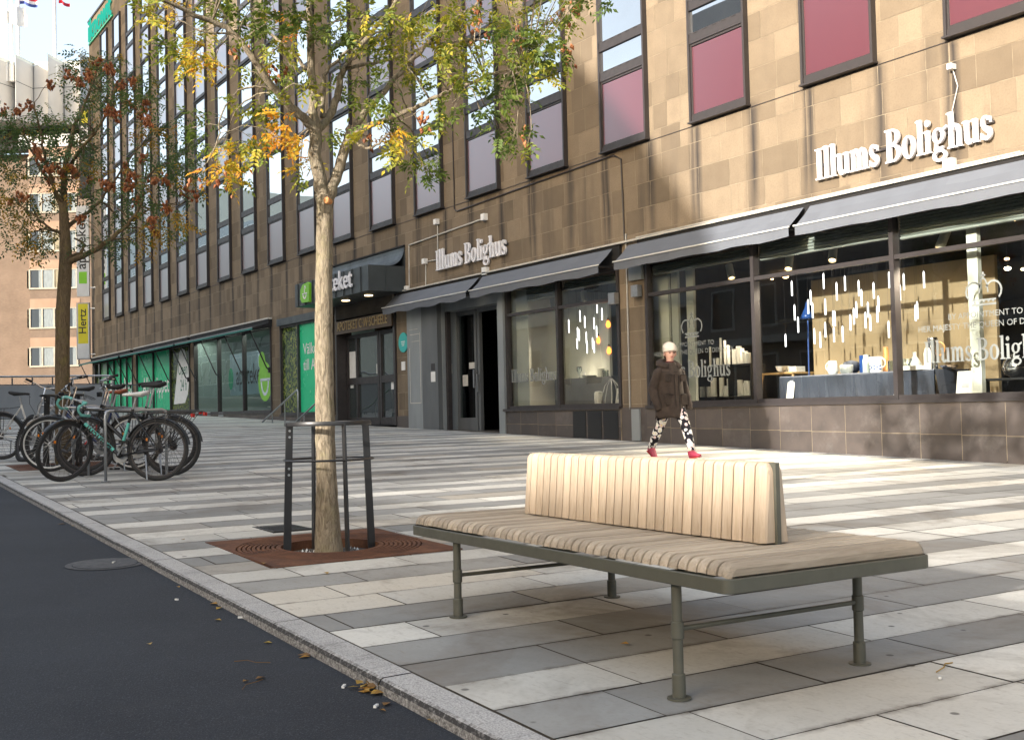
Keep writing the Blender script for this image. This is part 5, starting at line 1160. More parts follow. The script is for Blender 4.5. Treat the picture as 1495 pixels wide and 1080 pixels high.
def far_tree():
    r = random.Random(77); bx, by = -16.0, 3.08; base = Vector((bx, by, gz(bx, by))); dpt = (base - CAM).dot(_fw)
    t = thing('street_tree', 'brown barked street tree with dark green crown and russet seed pods behind the bicycles', 'tree', base)
    P = lambda x, y, dy=0: atD(x, y, dpt + dy) - base
    tr = MB(); px = [(92, 680), (91.5, 600), (91, 520), (92, 450), (95, 400), (96, 375), (94, 330), (92, 290)]; rd = [.108, .097, .094, .091, .087, .082, .066, .055]
    pts = [P(*q) for q in px]; pts[0].z = -.05; fine = []; fr = []
    for i in range(len(pts) - 1):
        for k in range(3): f = k / 3; fine.append(pts[i].lerp(pts[i+1], f)); fr.append(rd[i] + (rd[i+1] - rd[i]) * f)
    fine.append(pts[-1]); fr.append(rd[-1]); tr.tube(fine, fr, 14)
    limbs = [([(98, 384, 0), (118, 376, -.1), (145, 362, -.2), (170, 342, -.3), (192, 322, -.35), (204, 300, -.4), (212, 262, -.4)], .05, .012), ([(92, 295, 0), (95, 250, .1), (105, 200, .1), (125, 150, .1), (140, 105, 0)], .05, .012), ([(93, 310, 0), (75, 270, .2), (55, 235, .3), (35, 200, .3), (15, 180, .3)], .035, .010), ([(95, 335, 0), (115, 318, .3), (140, 300, .5), (170, 260, .6), (200, 220, .6)], .035, .010), ([(94, 300, 0), (70, 250, -.3), (60, 200, -.4), (50, 150, -.5)], .03, .01), ([(96, 380, 0), (112, 372, .15), (122, 362, .2), (118, 352, .2), (108, 348, .15)], .03, .012), ([(93, 345, 0), (70, 330, -.2), (45, 310, -.3), (25, 295, -.3)], .02, .007), ([(95, 250, .1), (120, 215, -.3), (155, 170, -.4), (170, 120, -.3)], .03, .009), ([(94, 340, 0), (60, 335, .3), (50, 345, .4), (35, 352, .4)], .014, .005), ([(192, 322, -.35), (230, 300, -.3), (262, 300, -.3)], .015, .005), ([(170, 260, .6), (215, 270, .5), (250, 255, .5)], .014, .005)]
    LP = []
    for pp, a, c in limbs: q, rad = limb_pts(pp, a, c, P, .01, r); tr.tube(q, rad, 8); LP += list(zip(q, rad))
    lv = MB(); pd = MB(); n = 0; CL = []
    while len(CL) < 116:
        x, y = r.uniform(-10, 290), r.uniform(80, 385)
        u = (x - 135) / 150; v = (y - 230) / 150; top = (x - 150) / 60
        if u*u + v*v > 1 or (y < 170 and abs(x - 148) > 25 + (y - 80) * .9): continue
        if y > 330 and abs(x - 90) < 30: continue
        if y > 320 and x < 30: continue
        CL.append((x, y))
    CL += [(60, 345), (45, 355), (38, 365), (75, 340), (212, 345), (220, 360), (235, 320), (250, 335), (20, 325), (10, 290), (268, 325), (150, 95), (140, 100), (160, 110), (15, 180), (10, 210), (25, 240), (0, 200)]
    for (x, y) in CL:
        c0 = P(x, y, r.uniform(-1.1, 1.1)); nb = min(LP, key=lambda q: (q[0] - c0).length); tp = twig(tr, nb[0], c0, min(nb[1] * .5, .010), .003, r, .08)
        hue = r.gauss(.30, .14) if r.random() < .8 else r.gauss(.82, .08)
        for j in range(r.choice((7, 10, 13, 16))):
            p = c0 + Vector((r.gauss(0, .11), r.gauss(0, .11), r.gauss(0, .10))); d = Vector((r.gauss(0, 1), r.gauss(0, 1), r.gauss(-.5, .5))); leaf_spray(lv, p, d, r.uniform(.14, .24), hue, r, 4, .055)
    pods = [(205, 290), (222, 262), (245, 300), (165, 100), (140, 88), (155, 95), (178, 122), (190, 115), (105, 105), (118, 118), (128, 108), (75, 118), (40, 150), (20, 160), (5, 160), (190, 150), (215, 150), (205, 165), (220, 175), (170, 165), (160, 160), (50, 215), (60, 225), (80, 240), (90, 250), (105, 255), (75, 260), (110, 245), (160, 270), (150, 265), (190, 270), (195, 255), (185, 245), (30, 285), (20, 290), (220, 320), (225, 335), (268, 275), (282, 285), (115, 315), (240, 262), (70, 245), (128, 262), (210, 230)]
    for x, y in pods:
        c0 = P(x + r.uniform(-4, 4), y, r.uniform(-1.3, .3)); nb = min(LP, key=lambda q: (q[0] - c0).length); twig(tr, nb[0], c0, .005, .003, r, .05); pd = MB(); pod_bunch(pd, c0, r, 17, .065); pd.build('seed_pod_bunch', M['pod'], t)
    tr.build('trunk', M['bark2'], t, smooth=True); lv.build('crown', M['leaf2'], t)
    grate(bx, by, 'square rusted iron tree grate under the far tree behind the bicycles'); guard(bx, by, .95, radians(40), 'black steel tree guard standing behind the row of bicycles')
far_tree()
# ------------------------------------------------------------------ bicycles
M['bk'] = pm('black_gloss_paint', (.012,.012,.013), None, 6, .22); M['celeste'] = pm('celeste_paint', (.12,.50,.42), None, 6, .3); M['celeste_tape'] = pm('celeste_bar_tape', (.16,.46,.40), (.12,.38,.33), 40, .7, .2)
M['redp'] = pm('red_paint', (.42,.02,.02), None, 6, .3); M['saddle_br'] = pm('tan_saddle_leather', (.30,.085,.035), (.24,.06,.025), 10, .5); M['whitep'] = pm('white_bike_paint', (.68,.66,.62), None, 6, .35); M['silver'] = pm('silver_bike_paint', (.35,.36,.37), None, 6, .35, metal=.5)
M['reflector'] = pm('red_reflector', (.5,.02,.015), None, 5, .2); M['amber'] = pm('amber_reflector', (.75,.22,.01), None, 5, .25); M['blue_p'] = pm('dark_blue_paint', (.02,.035,.10), None, 6, .3)
def bike(label, rear, front, frame='bk', seat='rubber', bar='flat', R=.345, lean=.04, steer=.0, guards=True, rack=True, rim='bronze', tape=None, sh=0.0, hh=0.0, step=False, knob=False, text=None, fork=None, stand=True, basket=False, grp='bicycles parked at the rack'):
    rear = Vector(rear); front = Vector(front); d = Vector((front.x - rear.x, front.y - rear.y, 0)); ang = atan2(d.y, d.x); WB = 1.04
    mid = (rear + front) / 2; d.normalize(); rr_ = mid - d * WB / 2
    t = thing('bicycle', label, 'bicycle', (rr_.x, rr_.y, gz(rr_.x, rr_.y)), ang, grp)
    dz = gz(rr_.x + d.x, rr_.y + d.y) - gz(rr_.x, rr_.y); t.rotation_euler = (lean, -math.atan(dz), ang)
    hub = Vector((0, 0, R)); fh = Vector((WB, 0, R)); bb = Vector((.43, 0, R - .06)); ht = Vector((.83, 0, .83)); hb = Vector((.875, 0, .67)); sc = Vector((.285, 0, .80)); sd = Vector((.255 - sh * .2, 0, .93 + sh))
    ax = (ht - hb).normalized(); S = Matrix.Translation(hb) @ Matrix.Rotation(steer, 4, ax) @ Matrix.Translation(-hb)
    f = MB(); tt = [(ht - ax * .03), (bb + (sc - bb) * .45 if step else sc - (sc - bb).normalized() * .03)]
    f.tube(tt, .0155, 8); f.tube([hb + ax * .02, bb], .0185, 8); f.tube([bb, sc], .0155, 8); f.tube([hb, ht], .019, 8); f.tube([bb + Vector((0,0,-.0)), bb + Vector((0, .001, 0))], .03, 8)
    for s in (-1, 1): f.tube([bb + Vector((0, s * .03, 0)), hub + Vector((0, s * .06, 0))], [.011, .008], 6); f.tube([sc + Vector((0, s * .012, -.03)), hub + Vector((0, s * .06, 0))], .007, 6)
    f.tube([bb + Vector((0, -.035, 0)), bb + Vector((0, .035, 0))], .022, 8)
    fo = f.build('frame', M[frame], t, smooth=True, angle=.9)
    if text:
        q = MB()
        for a, c, s0, s1, w in ((hb + ax * .02, bb, .12, .86, .0205), (sc, bb, .30, .72, .0172)):
            u = (c - a); v0 = a + u * s0; v1 = a + u * s1; q.tube([v0, v1], w, 10)
        sl = q.build('painted_band', M['celeste'], fo, smooth=True, angle=.9)
        for side in (-1, 1):
            q = MB(); a = hb + ax * .02; u = (bb - a); L = u.length; u.normalize(); up = Vector((-u.z, 0, u.x)); up = up if up.z > 0 else -up
            if side == -1: sans_to(q, text, lambda x, y, dd: a + u * (L * .80 - x * L * .60) - up * (-.0 + .5 * .02) * 0 - up * (y * L * .6 - .016) + Vector((0, .0215, 0)), .02)
            else: sans_to(q, text, lambda x, y, dd: a + u * (L * .18 + x * L * .62) + up * (y * L * .62 - .014) + Vector((0, -.0215, 0)), .02)
            q.build('lettering', M['ink'], sl)
    def wheel(c, mat, nm='wheel'):
        w = MB(); w.M = mat; w.torus(c, R - .045, .012, 'y', 44, 6); r2 = R - .05
        for k in range(28):
            a = 2*pi*k/28; e = .03 * (1 if k % 2 else -1); o = .02 * (1 if k % 4 < 2 else -1)
            w.tube([c + Vector((.02 * cos(a + o * 20), e, .02 * sin(a + o * 20))), c + Vector((r2 * cos(a), 0, r2 * sin(a)))], .0013, 3, False)
        w.tube([c + Vector((0, -.05, 0)), c + Vector((0, .05, 0))], .018, 8)
        wo = w.build(nm, M[rim], t, smooth=True, angle=.9)
        y = MB(); y.M = mat; y.torus(c, R - .021, .021 if not knob else .026, 'y', 60, 8)
        if knob:
            for k in range(60):
                a = 2*pi*k/60
                for s in (-.016, .016): y.M = mat @ Matrix.Translation(c) @ Matrix.Rotation(-a, 4, 'Y'); y.box(R + .001, R + .012, s - .008, s + .008, -.009, .009)
        y.build('tyre', M['rubber'], wo, smooth=not knob)
        return wo
    I = Matrix.Identity(4)
    rw = wheel(hub, I); fw_ = wheel(fh, S)
    q = MB(); q.M = S
    for s in (-1, 1): q.tube([hb + Vector((0, s * .035, -.03)), hb + Vector((.03, s * .05, -.15)), fh + Vector((0, s * .05, 0))], [.013, .012, .008], 6)
    q.tube([hb + Vector((0, -.045, -.028)), hb + Vector((0, .045, -.028))], .013, 6); q.tube([hb + Vector((0, 0, -.03)), hb], .017, 6); q.build('fork', M[fork or frame], t, smooth=True, angle=.9)
    h = MB(); h.M = S; st = ht + ax * (.07 + hh)
    if bar == 'drop':
        ca = st + Vector((.10, 0, .01)); h.tube([ht, st, ca], .013, 6); h.tube([ca + Vector((0, -.20, 0)), ca + Vector((0, .20, 0))], .013, 8)
        ho = h.build('handlebar', M['silver'], t, smooth=True, angle=.9)
        for s in (-1, 1):
            g = MB(); g.M = S; y = s * .2; g.tube([ca + Vector((0, s * .1, 0)), ca + Vector((0, y - s*.02, 0)), ca + Vector((.04, y, .005)), ca + Vector((.10, y + s*.005, -.01)), ca + Vector((.125, y + s*.01, -.06)), ca + Vector((.085, y + s*.012, -.12)), ca + Vector((-.02, y + s*.015, -.135))], .0165, 8); g.build('bar_tape', M[tape or 'rubber'], ho, smooth=True)
            g = MB(); g.M = S; g.tube([ca + Vector((.09, y, .0)), ca + Vector((.135, y, .03))], [.018, .014], 8); g.tube([ca + Vector((.13, y, .015)), ca + Vector((.145, y + s*.01, -.05)), ca + Vector((.10, y + s*.015, -.11))], .006, 6); g.build('brake_lever', M['bk'], ho, smooth=True, angle=.9)
    else:
        rise = .05 if bar == 'flat' else .12; back = -.04 if bar == 'flat' else -.16
        h.tube([ht, st, st + Vector((.05, 0, .02))], .014, 6); c0 = st + Vector((.05, 0, .02))
        h.tube([c0 + Vector((back, -.30, rise)), c0 + Vector((0, -.14, rise * .7)), c0 + Vector((.0, -.04, 0)), c0 + Vector((.0, .04, 0)), c0 + Vector((0, .14, rise * .7)), c0 + Vector((back, .30, rise))], .012, 8); ho = h.build('handlebar', M['chrome'], t, smooth=True, angle=.9)
        for s in (-1, 1):
            g = MB(); g.M = S; a = c0 + Vector((back, s * .30, rise)); c = c0 + Vector((back * .45, s * .20, rise * .85)); g.tube([a, c], .0175, 8); g.build('grip', M['rubber'], ho, smooth=True)
            g = MB(); g.M = S; g.tube([c + Vector((.02, 0, 0)), c + Vector((.05, s * .02, -.02)), a + Vector((.05, 0, -.02))], .005, 5); g.build('brake_lever', M['zinc'], ho)
        if bar == 'flat' and guards: g = MB(); g.M = S; g.lathe([(.03, -.03), (.033, .02), (.02, .03), (.001, .032)], c0 + Vector((.05, 0, -.05)), 10); g.build('headlight', M['bk'], t)
    cb = MB(); cb.M = S; p0 = ht + Vector((.08, .02, .06)); r = random.Random(int(abs(rear.x) * 100))
    for s in (-1, 1):
        a = ht + Vector((.10, s * .12, .07)); cb.tube([a, a + Vector((.10, -s * .02, .05)), a + Vector((.13, -s * .06, -.06)), hb + Vector((.05, s * .02, .02)), hb + Vector((.03, 0, -.08))], .0032, 4)
    cb.build('brake_cable', M['whitep'] if bar == 'drop' else M['rubber'], t)
    p = MB(); p.tube([sc - (sc - bb).normalized() * .02, sd], .013, 8); p.build('seat_post', M['silver'], t, smooth=True, angle=.9)
    s_ = MB(); rg = []
    for x, w, z0, z1 in ((-.145, .02, .012, .03), (-.13, .066, -.01, .04), (-.06, .072, -.02, .045), (.02, .04, -.012, .035), (.10, .022, -.008, .03), (.145, .018, -.012, .024), (.155, .006, -.004, .012)):
        rg.append([sd + Vector((x, w * cos(a), (z0 + z1) / 2 + (z1 - z0) / 2 * sin(a))) + Vector((0, 0, .02 + .02 * max(0, -x - .06) / .08)) for a in [2*pi*k/10 for k in range(10)]])
    s_.rings(rg); s_.build('saddle', M[seat], t, smooth=True)
    c = MB(); c.lathe([(.085, -.003), (.085, .003)], (0, 0, 0), 24); c.v = [(bb.x + x, -.045 + z, bb.z + y) for x, y, z in c.v]
    ca = 2.1 if steer >= 0 else 1.8; e = Vector((cos(ca) * .17, 0, sin(ca) * .17))
    c.tube([bb + Vector((0, -.06, 0)), bb + Vector((0, -.065, 0)) - e], .009, 6); c.tube([bb + Vector((0, .055, 0)), bb + Vector((0, .06, 0)) + e], .009, 6)
    co = c.build('crank', M['silver'], t)
    for sg, y in ((-1, -.11), (1, .105)):
        g = MB(); q0 = bb + e * sg; g.box(q0.x - .045, q0.x + .045, y - .04, y + .04, q0.z - .012, q0.z + .012); g.build('pedal', M['bk'], co)
    ch = MB()
    for zz in (.05, -.05): ch.tube([bb + Vector((0, -.045, zz * 1.6)), hub + Vector((0, -.045, zz * .7))], .004, 4)
    ch.lathe([(.04, -.008), (.05, .008)], (0,0,0), 14); nv = 28; ch.v[-nv:] = [(hub.x + x, -.045 + z, hub.z + y) for x, y, z in ch.v[-nv:]]
    ch.build('chain', M['bronze'], t)
    if guards:
        for cc, mt, a0, a1 in ((hub, I, .15, 2.75), (fh, S, .75, 2.65)):
            g = MB(); g.M = mt; n = 22; rg = []
            for k in range(n + 1):
                a = a0 + (a1 - a0) * k / n; a = pi - a if cc is hub else a
                rg.append([cc + Vector(((R + .014 + b_) * cos(a), y_, (R + .014 + b_) * sin(a))) for y_, b_ in ((-.026, -.012), (-.018, .004), (.018, .004), (.026, -.012))])
            for A, B in zip(rg, rg[1:]):
                for k in range(3): g.face([A[k], A[k+1], B[k+1], B[k]])
            for s in (-1, 1): e1 = a0 + .3; e1 = pi - e1 if cc is hub else a0 + 1.5; g.tube([cc + Vector((0, s * .055, 0)), cc + Vector(((R + .01) * cos(e1), s * .026, (R + .01) * sin(e1)))], .003, 4)
            g.build('mudguard', M['bk'], t, smooth=True, angle=.8)
    if rack:
        g = MB(); zt = R * 2 + .06
        for y in (-.055, -.02, .02, .055): g.tube([(-.36, y, zt), (.12, y, zt)], .005, 5)
        for x in (-.36, -.2, -.04, .12): g.tube([(x, -.056, zt), (x, .056, zt)], .005, 5)
        for s in (-1, 1):
            for x in (-.30, -.12, .02): g.tube([(x, s * .06, zt), (0, s * .065, R + .01)], .0048, 5)
        g.tube([(.12, 0, zt), (.27, 0, zt + .02)], .005, 5)
        go = g.build('luggage_rack', M['black_metal'], t)
        g = MB(); g.box(-.395, -.375, -.05, .05, zt - .05, zt - .01); g.build('tail_light', M['reflector'], go)
    if stand: g = MB(); g.tube([(.12, .05, R - .06), (.06, .17, .012)], .008, 6); g.build('kickstand', M['zinc'], t)
    g = MB(); g.box(-.004, .004, 0, 0, 0, 0) if False else None
    for cc, mt in ((hub, I), (fh, S)):
        w = MB(); w.M = mt; w.box(cc.x + .115, cc.x + .135, -.008, .008, cc.z + .10, cc.z + .13); w.build('spoke_reflector', M['amber'], rw if cc is hub else fw_)
    return t
VR = Vector((.538, .842, 0))
def place(px, py): return onG(px, py)
bike('black racing bicycle with turquoise handlebar tape and white saddle, nearest in the row', (-12.73, 3.44, 0), (-13.29, 2.57, 0), 'bk', 'whitep', 'drop', .345, .05, .95, tape='celeste_tape', text='Bianchi')
bike('black bicycle with a charcoal saddle standing right behind the racing bicycle', (-13.35, 3.78, 0), (-13.96, 2.93, 0), 'bk', 'rubber', 'flat', .345, .06, .35, sh=.10, hh=.10)
bike('dark bicycle with a red front fork and charcoal saddle, third in the row', (-14.15, 3.98, 0), (-14.70, 3.10, 0), 'bk', 'rubber', 'up', .345, -.03, .25, fork='redp', sh=.12, hh=.14)
bike('dark blue bicycle with a tan leather saddle behind the charcoal saddles', (-14.86, 3.72, 0), (-15.42, 2.86, 0), 'blue_p', 'saddle_br', 'up', .345, .05, .3, sh=.02, hh=.16)
bike('silver bicycle with white rimmed front wheel beside the kerb', (-14.46, 3.66, 0), (-15.05, 2.72, 0), 'silver', 'rubber', 'flat', .345, -.05, .3, rim='whitep', rack=False, sh=.08, hh=.10)
bike('mountain bicycle with knobbly tyres and wide black handlebar', (-16.9, 3.75, 0), (-17.3, 2.85, 0), 'silver', 'rubber', 'flat', .335, .05, -.9, guards=False, rack=False, knob=True, stand=False, hh=.14, sh=.06)
bike('white framed bicycle pointing away from the kerb with a black rear rack', (-18.05, 2.62, 0), (-17.55, 3.55, 0), 'whitep', 'rubber', 'up', .345, .03, .2, step=True)
# racks: one hoop after another
hoops = [(-12.99, 2.95), (-13.93, 2.97), (-14.87, 2.99), (-15.81, 3.01), (-16.75, 3.03)]
def hoop():
    t = thing('bicycle_rack', 'galvanised flat topped bicycle hoop standing among the parked bicycles', 'bicycle rack', (0,0,0), 0, 'bicycle hoops along the kerb')
    e = Vector((-.25, .74, .008)); P0 = Vector((0, 0, -.02)); P1 = e + Vector((0, 0, -.02)); up = Vector((0, 0, .80))
    b = MB(); b.tube([P0, P0 + up * .93, P0 + up * .985 + e * .02, P0 + up + e * .07, P1 + up - e * .07, P1 + up * .985 - e * .02, P1 + up * .93, P1], .017, 10); b.build('hoop', M['zinc'], t, smooth=True)
    for p in (P0, P1): b = MB(); b.lathe([(.055, .021), (.055, .028), (.022, .029)], p, 14); b.build('base_plate', M['zinc'], t)
    return t
h0 = hoop()
for i, (x, y) in enumerate(hoops):
    o = h0 if i == 0 else copy_tree(h0); o.location = (x, y, gz(x, y))
# ------------------------------------------------------------------ railings
def stair_rail():
    A = Vector((-37.15, 8.69, 0)); B = Vector((-41.3, 2.2, 0)); d = (B - A); L = d.length; d.normalize(); n = int(L / .62); z = lambda p: gz(p.x, p.y)
    base = Vector((A.x, A.y, z(A))); t = thing('stair_railing', 'long grey steel railing with solid panels behind the parked bicycles', 'railing', base); H = 1.42; K = lambda p, h: p + Vector((0, 0, z(p) + h)) - base
    b = MB(); b.tube([K(A + d * .02, .55), K(A, H - .12), K(A + d * .03, H - .03), K(A + d * .12, H), K(B, H)], .032, 8); b.build('top_rail', M['zinc'], t, smooth=True)
    for k in range(n + 1): p = A + d * (L * k / n); b = MB(); b.box(-.022, .022, -.022, .022, 0, 0); b = MB(); b.tube([K(p, 0), K(p, H - .04)], .024, 6); b.build('post', M['grey_metal'], t)
    b = MB(); P = [A + d * .1, B]; w = Vector((d.y, -d.x, 0)) * -.05
    b.face([K(P[0], .10) + w, K(P[1], .10) + w, K(P[1], H - .28) + w, K(P[0], H - .28) + w]); b.build('infill_panel', M['railpanel'], t)
    b = MB(); b.tube([K(A, H - .26), K(B, H - .26)], .018, 6); b.tube([K(A, .08), K(B, .08)], .018, 6); b.build('rail', M['grey_metal'], t)
    # short return with upright bars towards the store
    q = MB(); R0 = A + Vector((.25, 1.3, 0))
    q.tube([K(A, H - .30), K(R0, H - .30)], .02, 6); q.tube([K(A, .1), K(R0, .1)], .02, 6)
    for k in range(10): p = A.lerp(R0, k / 9); q.tube([K(p, .1), K(p, H - .30)], .011, 5)
    q.build('bar_panel', M['grey_metal'], t)
M['railpanel'] = pm('grey_rail_panel', (.24,.25,.26), (.19,.20,.21), 2, .5, stretch=(1,1,.3))
stair_rail()
def handrail(x0, x1, label):
    g = gz(x0, 11.4); t = thing('handrail', label, 'handrail', (x0, 11.4, g)); z1 = .93; dx = x1 - x0
    b = MB(); b.tube([(.0, 0, -.02), (0, 0, z1 - .05), (-.04, 0, z1), (-.12, 0, z1 - .03), (dx, 0, .02)], .024, 8); b.build('rail', M['zinc'], t, smooth=True)
    for f in (.33, .66): b = MB(); b.tube([(dx * f, 0, -.02), (dx * f, 0, z1 * (1 - f) - .02)], .02, 6); b.build('post', M['zinc'], t)
handrail(-28.39, -31.3, 'steel handrail sloping beside the leafy pharmacy window'); handrail(-26.2, -28.9, 'steel handrail sloping in front of the pharmacy doors')
# ------------------------------------------------------------------ street ironwork and litter
b = MB(); c = onG(154, 823.5, ROADH); n = 36
for r0, r1, h in ((0.001, .19, .006), (.195, .235, .004)):
    b.rings([[(c.x + q*cos(2*pi*k/n), c.y + q*sin(2*pi*k/n), gz(c.x + q*cos(2*pi*k/n), c.y + q*sin(2*pi*k/n)) + ROADH + h) for k in range(n)] for q in (r0, r1)], cap0=False, cap1=False)
single(b, 'manhole_cover', pm('worn_cast_iron', (.055,.055,.058), (.035,.035,.037), 24, .6, .4), 'round cast iron manhole cover in the dark asphalt', 'manhole cover', (c.x, c.y, gz(c.x, c.y) + ROADH))
b = MB(); c = onG(410, 771); cx, cy = -7.86, 3.99
c = onG(412, 771); cx, cy = c.x, c.y
for k in range(9): x = cx - .2 + k * .045; b.box(x, x + .02, cy - .13, cy + .13, gz(cx, cy) - .01, gz(cx, cy) + .006)
b.box(cx - .22, cx - .2, cy - .15, cy + .15, gz(cx, cy) - .01, gz(cx, cy) + .007); b.box(cx + .2, cx + .22, cy - .15, cy + .15, gz(cx, cy) - .01, gz(cx, cy) + .007); b.box(cx - .2, cx + .2, cy - .15, cy - .132, gz(cx, cy) - .01, gz(cx, cy) + .007); b.box(cx - .2, cx + .2, cy + .132, cy + .15, gz(cx, cy) - .01, gz(cx, cy) + .007); b.box(cx - .2, cx + .2, cy - .13, cy + .13, gz(cx, cy) - .02, gz(cx, cy) + .002)
single(b, 'drain_grate', M['black_metal'], 'small dark drain grate in the paving behind the tree grate', 'drain', (cx, cy, gz(cx, cy)))
M['dry'] = m_leaf('dry_fallen_leaf', [(0, (.12,.06,.02)), (.4, (.28,.15,.03)), (.7, (.42,.30,.05)), (1, (.36,.17,.03))], .1)
r9 = random.Random(14)
def fallen(x, y, h, s, n=1, road=True):
    p = onG(x, y, h); b = MB()
    for k in range(n):
        a = r9.uniform(0, 6.28); o = Vector((r9.gauss(0, .035), r9.gauss(0, .035), 0)) if n > 1 else Vector(); l, w = s * r9.uniform(.7, 1.2), s * .32; u = Vector((cos(a), sin(a), 0)); v = Vector((-sin(a), cos(a), 0)); z = Vector((0, 0, .006)); q = r9.random()
        b.face([o + z * .6, o + u * l * .5 + v * w + z * 1.8, o + u * l + z, ], a=q); b.face([o + z * .6, o + u * l + z, o + u * l * .5 - v * w + z * 1.5], a=q)
    o = b.build('fallen_leaf', M['dry']); o.location = p
    tag(o, 'dry yellow brown leaf lying on the asphalt beside the kerb' if road else 'dry fallen leaf lying on the striped paving', 'leaf', 'leaves along the kerb' if road else 'leaves on the paving')
for q in ((17,713,.07),(41,723,.07),(100,761,.07),(114,764,.05),(308,878,.06),(318,886,.05),(326,902,.05),(400,935,.05),(436,953,.07),(438,957,.04),(219,936,.04),(570,1022,.05),(566,1035,.03),(625,1047,.06),(637,1053,.05),(390,985,.05),(365,990,.04)): fallen(q[0] - 2, q[1] + 4, ROADH, q[2])
p = onG(536, 1010, ROADH); b = MB()
for k in range(16):
    a = r9.uniform(0, 6.28); o_ = Vector((r9.gauss(0, .05), r9.gauss(0, .022), 0)); u = Vector((cos(a), sin(a), 0)); v = Vector((-sin(a), cos(a), 0)); z = Vector((0, 0, r9.uniform(.004, .02))); l = r9.uniform(.03, .06); q = r9.random()
    b.face([o_ + z, o_ + u * l * .5 + v * l * .3 + z * 1.4, o_ + u * l + z], a=q); b.face([o_ + z, o_ + u * l + z, o_ + u * l * .5 - v * l * .3 + z], a=q)
o = b.build('leaf_heap', M['dry']); o.location = p; tag(o, 'small heap of orange brown leaves against the kerb in the foreground', 'leaf heap', kind='stuff')
for q in ((386,822,.05),(265,788,.04),(478,838,.05),(905/1,940,.04),(262,858,.035)): fallen(q[0], q[1], .004, q[2], 1, False)
for (x, y, a) in ((342, 966, .5), (384, 992, -1.1)):
    p = onG(x, y, ROADH + .001); b = MB(); b.tube([(0, 0, .003), (.05, .02, .008), (.10, .01, .006), (.15, .04, .003)], .0013, 4, a=.08); o = b.build('fallen_twig', M['dry']); o.location = p; o.rotation_euler = (0, 0, a); tag(o, 'thin brown twig lying on the asphalt in the foreground', 'twig', 'twigs on the asphalt')
for (x, y, h, s) in ((166, 821, ROADH + .007, .022), (274, 856, ROADH, .018), (502, 1003, ROADH, .016), (549, 1032, ROADH, .014), (353, 902, ROADH, .018), (258, 876, ROADH, .01), (1372, 990, .003, .014), (1010, 705, .003, .014)):
    p = onG(x, y, h); b = MB(); b.box(-s, s, -.005, .005, .001, .009); o = b.build('cigarette_end', M['china']); o.location = p; o.rotation_euler = (0, 0, x); tag(o, 'tiny white cigarette end dropped on the street surface', 'cigarette end', 'cigarette ends')
p = onG(1385, 1001); b = MB(); b.tube([(0, 0, .004), (.05, -.03, .01), (.12, -.04, .008), (.16, -.07, .004)], .0025, 4); o = b.build('fallen_twig', M['dry']); o.location = onG(1367, 982); o.rotation_euler = (0, 0, 2.3); tag(o, 'thin brown stalk lying on the light slabs right of the bench', 'twig')
